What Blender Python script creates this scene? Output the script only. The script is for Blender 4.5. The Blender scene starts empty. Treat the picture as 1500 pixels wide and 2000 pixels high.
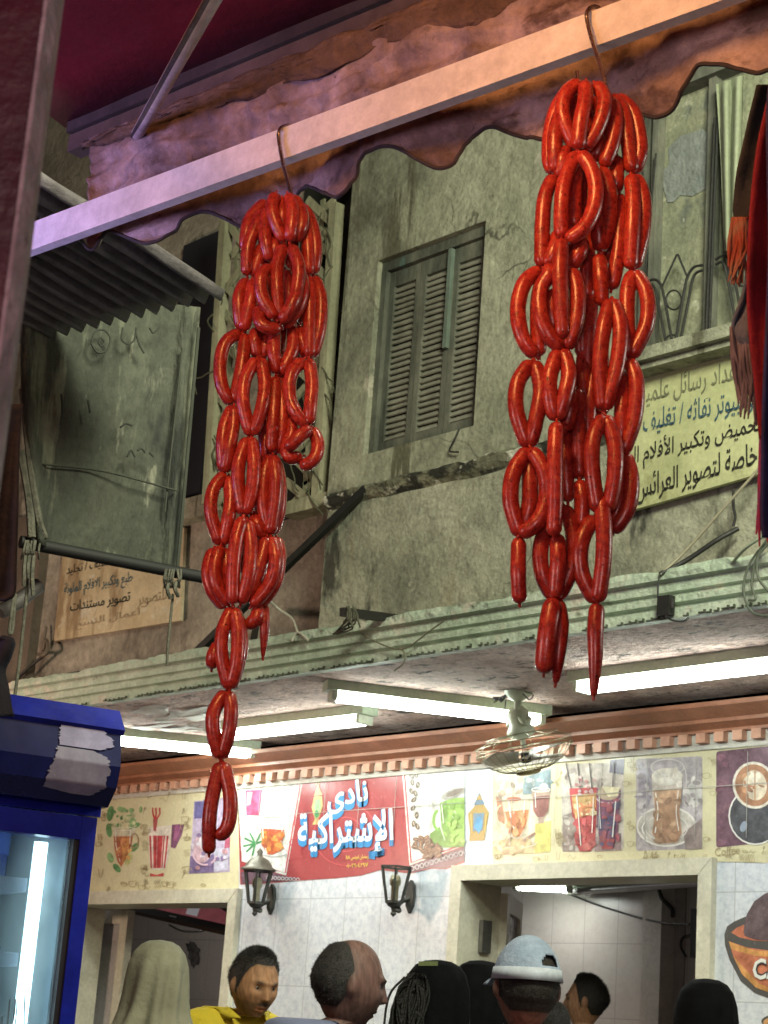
import bpy, bmesh, math, random
from mathutils import Vector, Matrix, noise
SC = bpy.context.scene
COL = SC.collection
R_ = math.radians
# ------------------------------------------------------------------ camera, world, lights
F = 3716.0
def _n(v): return Vector(v).normalized()
_ez = _n((950, -13000, F)); _ex = Vector((3490, -808, -F)); _ex = (_ex - _ez * _ex.dot(_ez)).normalized(); _ey = _ez.cross(_ex)
ROT = Matrix((_ex, _ey, _ez))
EYE = Vector((0, 0, 1.45))
cam = bpy.data.cameras.new('camera'); camo = bpy.data.objects.new('camera', cam); COL.objects.link(camo)
cam.sensor_width = 36; cam.sensor_fit = 'AUTO'; cam.lens = F / 2000 * 36; cam.clip_end = 300; cam.clip_start = 0.05
camo.matrix_world = Matrix.Translation(EYE) @ (ROT @ Matrix(((1, 0, 0), (0, -1, 0), (0, 0, -1)))).to_4x4()
cam.dof.use_dof = True; cam.dof.focus_distance = 3.6; cam.dof.aperture_fstop = 22
SC.camera = camo
w = bpy.data.worlds.new('World'); SC.world = w; w.use_nodes = True
nt = w.node_tree; bg = nt.nodes['Background']
sky = nt.nodes.new('ShaderNodeTexSky'); sky.sky_type = 'NISHITA'; sky.sun_disc = False; sky.sun_elevation = R_(-6); sky.sun_rotation = R_(200)
nt.links.new(sky.outputs[0], bg.inputs[0]); bg.inputs[1].default_value = 0.1
SC.view_settings.view_transform = 'Standard'; SC.view_settings.look = 'None'; SC.view_settings.exposure = 0; SC.view_settings.gamma = 1
SC.render.engine = 'CYCLES'; SC.cycles.use_denoising = True; SC.cycles.max_bounces = 6; SC.cycles.diffuse_bounces = 3
SC.cycles.glossy_bounces = 3; SC.cycles.transmission_bounces = 6; SC.cycles.caustics_reflective = False; SC.cycles.caustics_refractive = False
SC.cycles.sample_clamp_indirect = 6
def area(name, loc, target, size, power, col, sizey=None):
    l = bpy.data.lights.new(name, 'AREA'); l.energy = power; l.color = col; l.size = size
    if sizey: l.shape = 'RECTANGLE'; l.size_y = sizey
    o = bpy.data.objects.new(name, l); COL.objects.link(o); o.location = loc
    o.rotation_euler = (Vector(target) - Vector(loc)).to_track_quat('-Z', 'Y').to_euler(); return o
def point(name, loc, power, col, r=.05):
    l = bpy.data.lights.new(name, 'POINT'); l.energy = power; l.color = col; l.shadow_soft_size = r
    o = bpy.data.objects.new(name, l); COL.objects.link(o); o.location = loc; return o
# lamps of the street and of the butcher stall, with added fill and rim lights
area('street_floodlight', (-1.1, 2.3, 5.2), (-5.8, 5.3, 3.7), 1.3, 345, (.98, 1, .75))
area('stall_bulb', (-1.36, .72, 2.98), (-1.6, 1.8, 2.6), .3, 13, (1, .42, .13))
area('front_fill_left', (-2.3, -.5, 2.0), (-2.1, 1.75, 2.4), .6, 13, (1, .66, .62))  # added soft fill from the front left, not an actual tube
area('front_fill_right', (.5, -.7, 1.9), (-1.6, 1.6, 2.2), .6, 16, (1, .66, .63))  # added front fill from behind the camera, no known counter lamp
area('violet_sign_lamp', (-3.2, .35, 2.35), (-2.95, 1.65, 2.8), .3, 4, (.44, .36, 1)).data.spread = R_(75)
area('rim_light_right', (-.25, 3.5, 2.75), (-2.6, 2.6, 2.5), .4, 13, (.95, 1, .88))  # added to rim the sausages' right edges, no known street lamp
area('warm_shop_light', (-9.6, 3.2, 2.6), (-8.3, 5.6, 3.2), .4, 50, (1, .72, .54))

# ------------------------------------------------------------------ pixel rays onto real planes
def ray(px, py): return ROT @ Vector(((px - 750) / F, (py - 1000) / F, 1))
def onY(px, py, Y): d = ray(px, py); return EYE + d * (Y / d.y)
def onZ(px, py, Z): d = ray(px, py); return EYE + d * ((Z - EYE.z) / d.z)
def onX(px, py, X): d = ray(px, py); return EYE + d * (X / d.x)
def onP(px, py, P, N): d = ray(px, py); return EYE + d * ((Vector(P) - EYE).dot(N) / d.dot(N))
def at(px, py, z): return EYE + ray(px, py) * z

# ------------------------------------------------------------------ materials
def mat(name, cols, scale=6, rough=.75, bump=0, bscale=None, detail=8, metal=0, stretch=(1, 1, 1), spots=None, lo=.35, hi=.65,
        vary=0, coat=0, emit=None, alpha=None, spec=.5, spots2=None, streak=None, grain=.22, gsc=45, crack=0):
    m = bpy.data.materials.get(name)
    if m: return m
    m = bpy.data.materials.new(name); m.use_nodes = True
    t = m.node_tree; N = t.nodes; L = t.links; b = N['Principled BSDF']
    b.inputs['Roughness'].default_value = rough; b.inputs['Metallic'].default_value = metal
    b.inputs['Specular IOR Level'].default_value = spec
    if coat: b.inputs['Coat Weight'].default_value = coat; b.inputs['Coat Roughness'].default_value = .08
    tc = N.new('ShaderNodeTexCoord'); mp = N.new('ShaderNodeMapping'); mp.inputs['Scale'].default_value = stretch
    L.new(tc.outputs['Object'], mp.inputs[0])
    def nz(sc, det=8, dist=0, r=.6):
        n = N.new('ShaderNodeTexNoise'); n.inputs['Scale'].default_value = sc; n.inputs['Detail'].default_value = det
        n.inputs['Distortion'].default_value = dist; n.inputs['Roughness'].default_value = r; L.new(mp.outputs[0], n.inputs['Vector']); return n
    if isinstance(cols[0], (int, float)): cols = [cols, tuple(c * .86 for c in cols)]
    n = nz(scale, detail, .3); rp = N.new('ShaderNodeValToRGB'); L.new(n.outputs[0], rp.inputs[0])
    e = rp.color_ramp.elements
    while len(e) < len(cols): e.new(.5)
    for i, c in enumerate(cols):
        e[i].position = lo + (hi - lo) * i / (len(cols) - 1); e[i].color = (*c[:3], 1)
    out = rp.outputs[0]
    for sp in (spots, spots2, streak):
        if not sp: continue
        c2, sc2, th, st = sp
        n2 = N.new('ShaderNodeTexNoise'); n2.inputs['Scale'].default_value = sc2; n2.inputs['Detail'].default_value = 5; n2.inputs['Roughness'].default_value = .65
        mp2 = N.new('ShaderNodeMapping'); mp2.inputs['Scale'].default_value = st; mp2.inputs['Location'].default_value = (3.1 * sc2 % 7, 1.7, 5.3)
        L.new(tc.outputs['Object'], mp2.inputs[0]); L.new(mp2.outputs[0], n2.inputs['Vector'])
        r2 = N.new('ShaderNodeMapRange'); r2.inputs[1].default_value = th; r2.inputs[2].default_value = th + .07; L.new(n2.outputs[0], r2.inputs[0])
        mx = N.new('ShaderNodeMix'); mx.data_type = 'RGBA'; L.new(r2.outputs[0], mx.inputs[0]); L.new(out, mx.inputs[6]); mx.inputs[7].default_value = (*c2, 1); out = mx.outputs[2]
    if crack:
        nd = N.new('ShaderNodeTexNoise'); nd.inputs['Scale'].default_value = 5; nd.inputs['Detail'].default_value = 5; L.new(tc.outputs['Object'], nd.inputs['Vector'])
        va = N.new('ShaderNodeMix'); va.data_type = 'RGBA'; va.inputs[0].default_value = .16; L.new(tc.outputs['Object'], va.inputs[6]); L.new(nd.outputs['Color'], va.inputs[7])
        vo = N.new('ShaderNodeTexVoronoi'); vo.feature = 'DISTANCE_TO_EDGE'; vo.inputs['Scale'].default_value = crack; L.new(va.outputs[2], vo.inputs['Vector'])
        c1 = N.new('ShaderNodeMapRange'); c1.inputs[1].default_value = .004; c1.inputs[2].default_value = .014; c1.inputs[3].default_value = 1; c1.inputs[4].default_value = 0; L.new(vo.outputs['Distance'], c1.inputs[0])
        nm = N.new('ShaderNodeTexNoise'); nm.inputs['Scale'].default_value = 2.3; L.new(tc.outputs['Object'], nm.inputs['Vector']); c2 = N.new('ShaderNodeMapRange'); c2.inputs[1].default_value = .55; c2.inputs[2].default_value = .66; L.new(nm.outputs[0], c2.inputs[0])
        cm = N.new('ShaderNodeMath'); cm.operation = 'MULTIPLY'; L.new(c1.outputs[0], cm.inputs[0]); L.new(c2.outputs[0], cm.inputs[1])
        cx = N.new('ShaderNodeMix'); cx.data_type = 'RGBA'; L.new(cm.outputs[0], cx.inputs[0]); L.new(out, cx.inputs[6]); cx.inputs[7].default_value = (.13, .13, .095, 1); out = cx.outputs[2]
    if grain:
        gm = N.new('ShaderNodeMix'); gm.data_type = 'RGBA'; gm.blend_type = 'MULTIPLY'; gm.inputs[0].default_value = 1
        a1 = N.new('ShaderNodeTexNoise'); a1.inputs['Scale'].default_value = gsc; a1.inputs['Detail'].default_value = 4; a1.inputs['Roughness'].default_value = .8; L.new(tc.outputs['Object'], a1.inputs['Vector'])
        a2 = N.new('ShaderNodeTexNoise'); a2.inputs['Scale'].default_value = gsc * .22; a2.inputs['Detail'].default_value = 6; a2.inputs['Roughness'].default_value = .7; a2.inputs['Distortion'].default_value = .1; L.new(tc.outputs['Object'], a2.inputs['Vector'])
        s1 = N.new('ShaderNodeMath'); s1.operation = 'ADD'; L.new(a1.outputs[0], s1.inputs[0]); L.new(a2.outputs[0], s1.inputs[1])
        g1 = N.new('ShaderNodeMapRange'); g1.inputs[1].default_value = .72; g1.inputs[2].default_value = 1.28; g1.inputs[3].default_value = 1 - grain; g1.inputs[4].default_value = 1 + grain * .7; g1.clamp = True
        L.new(s1.outputs[0], g1.inputs[0]); L.new(out, gm.inputs[6]); L.new(g1.outputs[0], gm.inputs[7]); out = gm.outputs[2]
    if vary:
        oi = N.new('ShaderNodeObjectInfo'); hs = N.new('ShaderNodeHueSaturation'); r3 = N.new('ShaderNodeMapRange'); r3.inputs[3].default_value = 1 - vary; r3.inputs[4].default_value = 1 + vary
        L.new(oi.outputs['Random'], r3.inputs[0]); L.new(r3.outputs[0], hs.inputs['Value']); L.new(out, hs.inputs['Color']); out = hs.outputs[0]
    L.new(out, b.inputs['Base Color'])
    if bump:
        bp = N.new('ShaderNodeBump'); bp.inputs['Strength'].default_value = min(1, bump); bp.inputs['Distance'].default_value = .02 * max(1, bump)
        nb = nz(bscale or scale * 4, 6); L.new(nb.outputs[0], bp.inputs['Height']); L.new(bp.outputs[0], b.inputs['Normal'])
    if rough < .7:
        rr = N.new('ShaderNodeMapRange'); rr.inputs[3].default_value = rough * .75; rr.inputs[4].default_value = min(1, rough * 1.35); nr = nz(scale * 3, 4)
        L.new(nr.outputs[0], rr.inputs[0]); L.new(rr.outputs[0], b.inputs['Roughness'])
    if emit:
        b.inputs['Emission Color'].default_value = (*emit[0], 1); b.inputs['Emission Strength'].default_value = emit[1]
    return m
def glass(name, col=(1, 1, 1), rough=.02, mixf=.86):
    m = bpy.data.materials.get(name)
    if m: return m
    m = bpy.data.materials.new(name); m.use_nodes = True; t = m.node_tree; t.nodes.clear()
    o = t.nodes.new('ShaderNodeOutputMaterial'); a = t.nodes.new('ShaderNodeBsdfTransparent'); g = t.nodes.new('ShaderNodeBsdfGlossy'); x = t.nodes.new('ShaderNodeMixShader')
    a.inputs[0].default_value = (*col, 1); g.inputs['Roughness'].default_value = rough
    f = t.nodes.new('ShaderNodeFresnel'); f.inputs[0].default_value = 1.5
    t.links.new(f.outputs[0], x.inputs[0]); t.links.new(a.outputs[0], x.inputs[1]); t.links.new(g.outputs[0], x.inputs[2]); t.links.new(x.outputs[0], o.inputs[0]); return m
def tiles(name, c1, c2, grout, tw, th, rough=.3, speck=None):
    m = bpy.data.materials.new(name); m.use_nodes = True; t = m.node_tree; N = t.nodes; L = t.links; b = N['Principled BSDF']
    b.inputs['Roughness'].default_value = rough
    tc = N.new('ShaderNodeTexCoord'); s = N.new('ShaderNodeSeparateXYZ'); cb = N.new('ShaderNodeCombineXYZ')
    L.new(tc.outputs['Object'], s.inputs[0])
    ad = N.new('ShaderNodeMath'); ad.operation = 'ADD'; L.new(s.outputs[0], ad.inputs[0]); L.new(s.outputs[1], ad.inputs[1])
    L.new(ad.outputs[0], cb.inputs[0]); L.new(s.outputs[2], cb.inputs[1])
    n = N.new('ShaderNodeTexNoise'); n.inputs['Scale'].default_value = 26; n.inputs['Detail'].default_value = 6; n.inputs['Roughness'].default_value = .75; L.new(tc.outputs['Object'], n.inputs['Vector'])
    rp = N.new('ShaderNodeValToRGB'); rp.color_ramp.elements[0].position = .38; rp.color_ramp.elements[1].position = .56
    rp.color_ramp.elements[0].color = (*c2, 1); rp.color_ramp.elements[1].color = (*c1, 1); L.new(n.outputs[0], rp.inputs[0])
    br = N.new('ShaderNodeTexBrick'); br.offset = 0; br.squash = 1; br.inputs['Scale'].default_value = 1; br.inputs['Mortar Size'].default_value = .0022; br.inputs['Mortar Smooth'].default_value = .1
    br.inputs['Brick Width'].default_value = tw; br.inputs['Row Height'].default_value = th; br.inputs['Mortar'].default_value = (*grout, 1)
    L.new(cb.outputs[0], br.inputs['Vector']); L.new(rp.outputs[0], br.inputs['Color1'])
    hs = N.new('ShaderNodeHueSaturation'); hs.inputs['Value'].default_value = .94; L.new(rp.outputs[0], hs.inputs['Color']); L.new(hs.outputs[0], br.inputs['Color2'])
    L.new(br.outputs[0], b.inputs['Base Color'])
    bp = N.new('ShaderNodeBump'); bp.inputs['Strength'].default_value = .4; bp.inputs['Distance'].default_value = .004; bp.invert = True; L.new(br.outputs['Fac'], bp.inputs['Height']); L.new(bp.outputs[0], b.inputs['Normal'])
    return m
_fl = {}
def flat(c, rough=.45, em=0, var=0):
    k = (tuple(round(x, 3) for x in c), rough, em, var)
    if k not in _fl:
        _fl[k] = mat('print_%d' % len(_fl), [tuple(x * (1 - var) for x in c), c, tuple(min(.85, x * (1 + var * .8) + var * .03) for x in c)] if var else [c, tuple(x * .95 for x in c)], scale=16 if var else 14, rough=rough, emit=(c, em) if em else None, grain=.12 if not var else .22, gsc=60)
    return _fl[k]

# ------------------------------------------------------------------ mesh builder
class MB:
    def __init__(s): s.v = []; s.f = []; s.m = []
    def poly(s, pts, m=None):
        b = len(s.v); s.v += [Vector(p) for p in pts]; s.f.append(tuple(range(b, b + len(pts)))); s.m.append(m); return s
    def grid(s, rows, m=None, closed=False):
        b = len(s.v); nr = len(rows); nc = len(rows[0])
        for r in rows: s.v += [Vector(p) for p in r]
        for i in range(nr - 1):
            for j in range(nc if closed else nc - 1):
                k = (j + 1) % nc
                s.f.append((b + i * nc + j, b + i * nc + k, b + (i + 1) * nc + k, b + (i + 1) * nc + j)); s.m.append(m)
        return s
    def cap(s, ring, m=None, flip=False): return s.poly(ring[::-1] if flip else ring, m)
    def prism(s, pts, ext, m=None):
        a = [Vector(p) for p in pts]; e = Vector(ext); b = [p + e for p in a]; n = len(a)
        s.poly(a[::-1], m); s.poly(b, m)
        for i in range(n): j = (i + 1) % n; s.poly([a[i], a[j], b[j], b[i]], m)
        return s
    def obox(s, o, ax, ay, az, m=None):
        o = Vector(o); ax = Vector(ax); ay = Vector(ay); az = Vector(az)
        return s.prism([o, o + ax, o + ax + ay, o + ay], az, m)
    def box(s, x0, x1, y0, y1, z0, z1, m=None): return s.obox((x0, y0, z0), (x1 - x0, 0, 0), (0, y1 - y0, 0), (0, 0, z1 - z0), m)
    def bar(s, a, b, wd, hg=None, up=(0, 0, 1), m=None):
        a = Vector(a); b = Vector(b); d = (b - a).normalized(); u = Vector(up)
        x = d.cross(u)
        if x.length < 1e-4: x = d.cross(Vector((1, 0, 0)))
        x.normalize(); y = x.cross(d).normalized(); hg = hg or wd
        return s.obox(a - x * wd / 2 - y * hg / 2, x * wd, y * hg, b - a, m)
    def tube(s, pts, r, n=8, m=None, cap=True):
        pts = [Vector(p) for p in pts]; N = len(pts); rr = r if isinstance(r, (list, tuple)) else [r] * N
        rows = []; pn = None
        for i, p in enumerate(pts):
            d = (pts[min(i + 1, N - 1)] - pts[max(i - 1, 0)])
            d = d.normalized() if d.length > 1e-9 else Vector((0, 0, 1))
            if pn is None: pn = d.orthogonal().normalized()
            pn = (pn - d * pn.dot(d)); pn = pn.normalized() if pn.length > 1e-6 else d.orthogonal().normalized()
            q = d.cross(pn)
            rows.append([p + (pn * math.cos(2 * math.pi * k / n) + q * math.sin(2 * math.pi * k / n)) * rr[i] for k in range(n)])
        s.grid(rows, m, True)
        if cap: s.cap(rows[0], m, True); s.cap(rows[-1], m)
        return s
    def lathe(s, prof, o, ax=(0, 0, 1), n=24, m=None, sx=1, sy=1, x=None):
        o = Vector(o); ax = Vector(ax).normalized(); x = Vector(x) if x else ax.orthogonal().normalized(); y = ax.cross(x)
        rows = [[o + ax * h + (x * math.cos(2 * math.pi * k / n) * sx + y * math.sin(2 * math.pi * k / n) * sy) * r for k in range(n)] for r, h in prof]
        s.grid(rows, m, True)
        if prof[0][0] > 1e-5: s.cap(rows[0], m, True)
        if prof[-1][0] > 1e-5: s.cap(rows[-1], m)
        return s
    def torus(s, o, ax, R, r, n=32, k=6, m=None):
        o = Vector(o); ax = Vector(ax).normalized(); x = ax.orthogonal().normalized(); y = ax.cross(x); rows = []
        for i in range(n + 1):
            a = 2 * math.pi * i / n; e = x * math.cos(a) + y * math.sin(a)
            rows.append([o + e * (R + r * math.cos(2 * math.pi * j / k)) + ax * r * math.sin(2 * math.pi * j / k) for j in range(k)])
        return s.grid(rows, m, True)
    def build(s, name, m, parent=None, smooth=False, origin=None, local=False, fix=True, weld=False):
        o0 = Vector((0, 0, 0))
        if not local:
            if parent is not None: o0 = Vector(parent.get('_o', (0, 0, 0)))
            elif origin is not None: o0 = Vector(origin)
            else:
                xs = [v.x for v in s.v]; ys = [v.y for v in s.v]; zs = [v.z for v in s.v]
                o0 = Vector(((min(xs) + max(xs)) / 2, (min(ys) + max(ys)) / 2, min(zs)))
        me = bpy.data.meshes.new(name); me.from_pydata([v - o0 for v in s.v], [], s.f)
        ms = []
        for k in s.m:
            k = k or m
            if k not in ms: ms.append(k)
        for k in ms: me.materials.append(k)
        for p, k in zip(me.polygons, s.m): p.material_index = ms.index(k or m); p.use_smooth = smooth
        if fix or weld:
            bm = bmesh.new(); bm.from_mesh(me)
            if weld: bmesh.ops.remove_doubles(bm, verts=bm.verts, dist=1e-5)
            if fix: bmesh.ops.recalc_face_normals(bm, faces=bm.faces)
            bm.to_mesh(me); bm.free()
        o = bpy.data.objects.new(name, me); COL.objects.link(o)
        if parent is not None: o.parent = parent; o['_o'] = tuple(o0)
        else: o.location = o0; o['_o'] = tuple(o0)
        return o
def smooth_by_angle(o, deg=35):
    me = o.data
    for p in me.polygons: p.use_smooth = True
    bm = bmesh.new(); bm.from_mesh(me)
    for e in bm.edges:
        if len(e.link_faces) != 2 or e.calc_face_angle(0) > R_(deg): e.smooth = False
    bm.to_mesh(me); bm.free(); return o
def bevel(o, wd=.003, seg=2):
    b = o.modifiers.new('bevel', 'BEVEL'); b.width = wd; b.segments = seg; b.limit_method = 'ANGLE'; return o
def tag(o, label, cat, group=None, kind=None):
    if label: o['label'] = label
    if cat: o['category'] = cat
    if group: o['group'] = group
    if kind: o['kind'] = kind
    return o
def thing(name, label, cat, loc, group=None, rz=0):
    o = bpy.data.objects.new(name, None); COL.objects.link(o); o.location = loc; o.rotation_euler.z = rz; o['_o'] = tuple(loc); o.empty_display_size = .1
    return tag(o, label, cat, group)
def spline(P, n):
    P = [Vector(p) for p in P]; Q = [P[0] * 2 - P[1]] + P + [P[-1] * 2 - P[-2]]; out = []
    k = len(P) - 1
    for i in range(n + 1):
        t = i / n * k; a = min(int(t), k - 1); t -= a; p0, p1, p2, p3 = Q[a:a + 4]
        out.append(.5 * ((2 * p1) + (p2 - p0) * t + (2 * p0 - 5 * p1 + 4 * p2 - p3) * t * t + (3 * p1 - p0 - 3 * p2 + p3) * t ** 3))
    return out
rnd = random.Random(7)

# ------------------------------------------------------------------ Arabic lettering (contextual forms, laid right to left)
_AR = {'ا': (0xFE8D, 2), 'أ': (0xFE83, 2), 'إ': (0xFE87, 2), 'ب': (0xFE8F, 4), 'ة': (0xFE93, 2), 'ت': (0xFE95, 4), 'ث': (0xFE99, 4), 'ج': (0xFE9D, 4), 'ح': (0xFEA1, 4),
       'خ': (0xFEA5, 4), 'د': (0xFEA9, 2), 'ذ': (0xFEAB, 2), 'ر': (0xFEAD, 2), 'ز': (0xFEAF, 2), 'س': (0xFEB1, 4), 'ش': (0xFEB5, 4), 'ص': (0xFEB9, 4), 'ض': (0xFEBD, 4), 'ط': (0xFEC1, 4),
       'ع': (0xFEC9, 4), 'غ': (0xFECD, 4), 'ف': (0xFED1, 4), 'ق': (0xFED5, 4), 'ك': (0xFED9, 4), 'ل': (0xFEDD, 4), 'م': (0xFEE1, 4), 'ن': (0xFEE5, 4), 'ه': (0xFEE9, 4), 'و': (0xFEED, 2),
       'ى': (0xFEEF, 2), 'ي': (0xFEF1, 4), 'ئ': (0xFE89, 4)}
_LA = {'ا': 0xFEFB, 'أ': 0xFEF7, 'إ': 0xFEF9}
def arabic(s):
    out = []; i = 0; prev = False
    while i < len(s):
        c = s[i]
        if c == 'ل' and i + 1 < len(s) and s[i + 1] in _LA:
            out.append(chr(_LA[s[i + 1]] + (1 if prev else 0))); prev = False; i += 2; continue
        if c in _AR:
            base, n = _AR[c]; nxt = i + 1 < len(s) and s[i + 1] in _AR
            if n == 2: out.append(chr(base + (1 if prev else 0))); prev = False
            else:
                out.append(chr(base + ((3 if prev else 2) if nxt else (1 if prev else 0)))); prev = nxt
        else: out.append(c); prev = False
        i += 1
    return ''.join(out[::-1])
def lettering(body, BL, BR, TL, m, name, parent, lift=(0, -.002, 0), bold=0, depth=0, warp=0, ybase=None):
    """text mesh whose box is fitted between bottom-left, bottom-right and top-left points of a wall"""
    c = bpy.data.curves.new(name, 'FONT'); c.body = body; c.resolution_u = 2; c.offset = bold
    o = bpy.data.objects.new(name, c); COL.objects.link(o)
    dg = bpy.context.evaluated_depsgraph_get(); me = bpy.data.meshes.new_from_object(o.evaluated_get(dg)); bpy.data.objects.remove(o)
    xs = [v.co.x for v in me.vertices]; ys = [v.co.y for v in me.vertices]; x0, x1, y0, y1 = min(xs), max(xs), min(ys), max(ys)
    BL, BR, TL = Vector(BL), Vector(BR), Vector(TL); b = MB(); b.v = []
    for v in me.vertices:
        a = (v.co.x - x0) / (x1 - x0); h = (v.co.y - y0) / (y1 - y0)
        b.v.append(BL + (BR - BL) * a + (TL - BL) * h + Vector(lift))
    b.f = [tuple(p.vertices) for p in me.polygons]; b.m = [None] * len(b.f)
    bpy.data.meshes.remove(me)
    return b.build(name, m, parent, fix=False)
# ------------------------------------------------------------------ the setting: street and building
YW, YL, YU, YR = 6.44, 5.18, 5.33, 5.75
M_asph = mat('asphalt', [(.045, .043, .04), (.07, .065, .06)], 14, .85, .4)
M_plast = mat('old_plaster', [(.17, .175, .13), (.30, .305, .225), (.40, .395, .30)], 1.5, .9, .7, 22, crack=2.6, lo=.34, hi=.64, grain=.38, gsc=34,
              spots=((.13, .13, .09), 2.0, .55, (1, 1, .6)), spots2=((.47, .44, .35), 7, .62, (1, 1, .6)), streak=((.12, .115, .075), 6, .58, (1, 1, .10)))
M_plast_low = mat('stained_plaster', [(.18, .185, .14), (.31, .31, .235), (.40, .395, .31)], 1.8, .9, .7, 26, crack=3.3, lo=.34, hi=.64, grain=.42, gsc=48,
                  spots=((.06, .06, .045), 3.1, .57, (1, 1, .35)), spots2=((.42, .40, .32), 12, .66, (1, 1, 1)), streak=((.30, .28, .20), 5, .60, (1, 1, .2)))
M_plast_rec = mat('recess_plaster', [(.20, .17, .14), (.31, .27, .22), (.40, .35, .29)], 1.5, .9, .6, 22, crack=3, lo=.34, hi=.64, grain=.4, gsc=30, spots=((.13, .10, .08), 2.5, .54, (1, 1, .35)))
M_mint = mat('mint_paint', [(.30, .37, .28), (.42, .51, .40), (.54, .60, .50)], 4, .6, .6, 40, lo=.3, hi=.62, grain=.26, gsc=50, spots=((.17, .19, .13), 9, .61, (.5, 1, 1)), spots2=((.60, .55, .47), 3, .57, (1, 1, 1)))
M_ceil = mat('veranda_ceiling_plaster', [(.28, .18, .145), (.46, .32, .27), (.56, .43, .38)], 2.2, .9, 1.6, 34, lo=.34, hi=.62, grain=.5, gsc=60, spots=((.045, .035, .03), 17, .57, (.5, 1, 1)), spots2=((.20, .11, .085), 2.0, .58, (1, 1, 1)))
M_brown = mat('terracotta_cornice_paint', [(.27, .105, .055), (.36, .15, .085)], 5, .4, .15, 40)
M_salmon = mat('salmon_dentil_paint', [(.48, .24, .16), (.58, .32, .22)], 12, .5)
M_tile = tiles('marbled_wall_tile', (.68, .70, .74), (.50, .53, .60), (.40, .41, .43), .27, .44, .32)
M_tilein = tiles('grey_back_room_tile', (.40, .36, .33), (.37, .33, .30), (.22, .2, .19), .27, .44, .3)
M_alu = mat('cream_aluminium', [(.54, .51, .40), (.62, .59, .48)], 6, .4)
M_shut = mat('weathered_green_shutter', [(.05, .053, .042), (.10, .104, .083), (.17, .17, .135)], 7, .8, .35, 40, stretch=(1, 1, .35), spots=((.07, .125, .11), 3, .62, (1, 1, .5)))
M_slat = mat('dusty_grey_slat', [(.21, .205, .16), (.33, .32, .26)], 8, .85, .2, stretch=(1, 1, .5))
M_dark = mat('void_shade', (.012, .014, .022), 5, .9)  # near-black colour stands for the shade inside openings
M_black = mat('black_iron', (.018, .018, .017), 20, .5, .2)
M_wood = mat('pale_lattice_wood', [(.24, .235, .15), (.40, .385, .26)], 9, .85, .4, stretch=(1, 1, .3))
M_panel = mat('green_grey_door_panel', [(.18, .19, .13), (.30, .31, .21)], 3, .8, .6, 20, grain=.35, gsc=60, spots=((.13, .145, .12), 3, .53, (1, 1, .8)), spots2=((.42, .42, .32), 9, .60, (1, 1, 1)))
g = MB().poly([(-60, -60, 0), (60, -60, 0), (60, 60, 0), (-60, 60, 0)]).build('street', M_asph); tag(g, None, None, kind='structure')

B = thing('cafe_building', 'old two-storey building with stained plaster upper wall above a tiled cafe front', 'building', (-6, YW, 0))
xe = onY(628, 1100, YU).x
W0 = onY(738, 510, YU); W1 = onY(925, 830, YU); wx0, wx1, wz0, wz1 = W0.x, W1.x, 4.037, 4.985
zs = 3.86                                       # height of the string course
def wall_piece(b, x0, x1, z0, z1): b.box(x0, x1, YU, YU + .16, z0, z1)
b = MB(); wall_piece(b, xe, wx0, zs, 9); wall_piece(b, wx1, -2, zs, 9); wall_piece(b, wx0, wx1, zs, wz0); wall_piece(b, wx0, wx1, wz1, 9)
b.build('upper_wall', M_plast, B)
MB().box(xe, -2, YU + .012, YU + .16, 3.2, zs).build('lower_band_wall', M_plast_low, B)
# string course of broken render: irregular strip
b = MB(); top = []; bot = []
n = 150; x1s = -4.1
for i in range(n + 1):
    x = xe + (x1s - xe) * i / n
    q = noise.noise((x * 7, 0, 0)) + .6 * noise.noise((x * 21, 3, 0))
    d = .028 + .016 * q
    zt = zs + .03 + .012 * noise.noise((x * 5, 9, 0)); zb = 0
    top.append((x, YU, zt)); bot.append((x, YU - d * .5, zs + .02 * q)); 
    b.m
rows = [[t for t in top], [(p[0], p[1] - .012, p[2] + .012) for p in bot], [(p[0], p[1], p[2] - .02) for p in bot], [(t[0], YU + .012, t[2] - .075 - .02 * noise.noise((t[0] * 4, 1, 8))) for t in top]]
b.grid(rows).build('broken_string_course', mat('broken_render', [(.15, .15, .10), (.27, .26, .18)], 5, .95, .9, 30, grain=.4, spots=((.03, .03, .022), 6, .47, (.6, 1, 1)), spots2=((.66, .64, .54), 13, .53, (.7, 1, 1))), B, smooth=False)
# recessed wall on the left and the far dark gap
MB().box(-22, xe + .3, YR, YR + .15, 3.1, 12).build('recessed_wall', M_plast_rec, B)
pts = [onY(*p, YR) for p in ((352, 1000), (350, 1010))]
xa, xb = onY(368, 960, YR).x, onY(425, 700, YR).x
MB().box(xa - .25, xb, YR - .03, YR - .004, onY(395, 985, YR).z, 5.8).build('gap_shade_panel', M_dark, B)  # flat dark panel in place of the gap's shaded depth
MB().box(xa - .05, xb + .5, YR - .12, YR - .034, onY(395, 1000, YR).z - .07, onY(395, 985, YR).z).build('recess_sill', M_plast, B)
# pilaster strip at the far left of the recessed wall
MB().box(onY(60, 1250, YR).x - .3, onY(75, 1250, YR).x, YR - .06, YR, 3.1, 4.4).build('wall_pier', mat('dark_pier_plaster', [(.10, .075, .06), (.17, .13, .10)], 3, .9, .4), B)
MB().box(onY(143, 1335, YR).x, onY(186, 1325, YR).x, YR - .05, YR - .003, onY(160, 1342, YR).z, onY(160, 1315, YR).z).build('vent_hole', M_dark, B)
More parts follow.
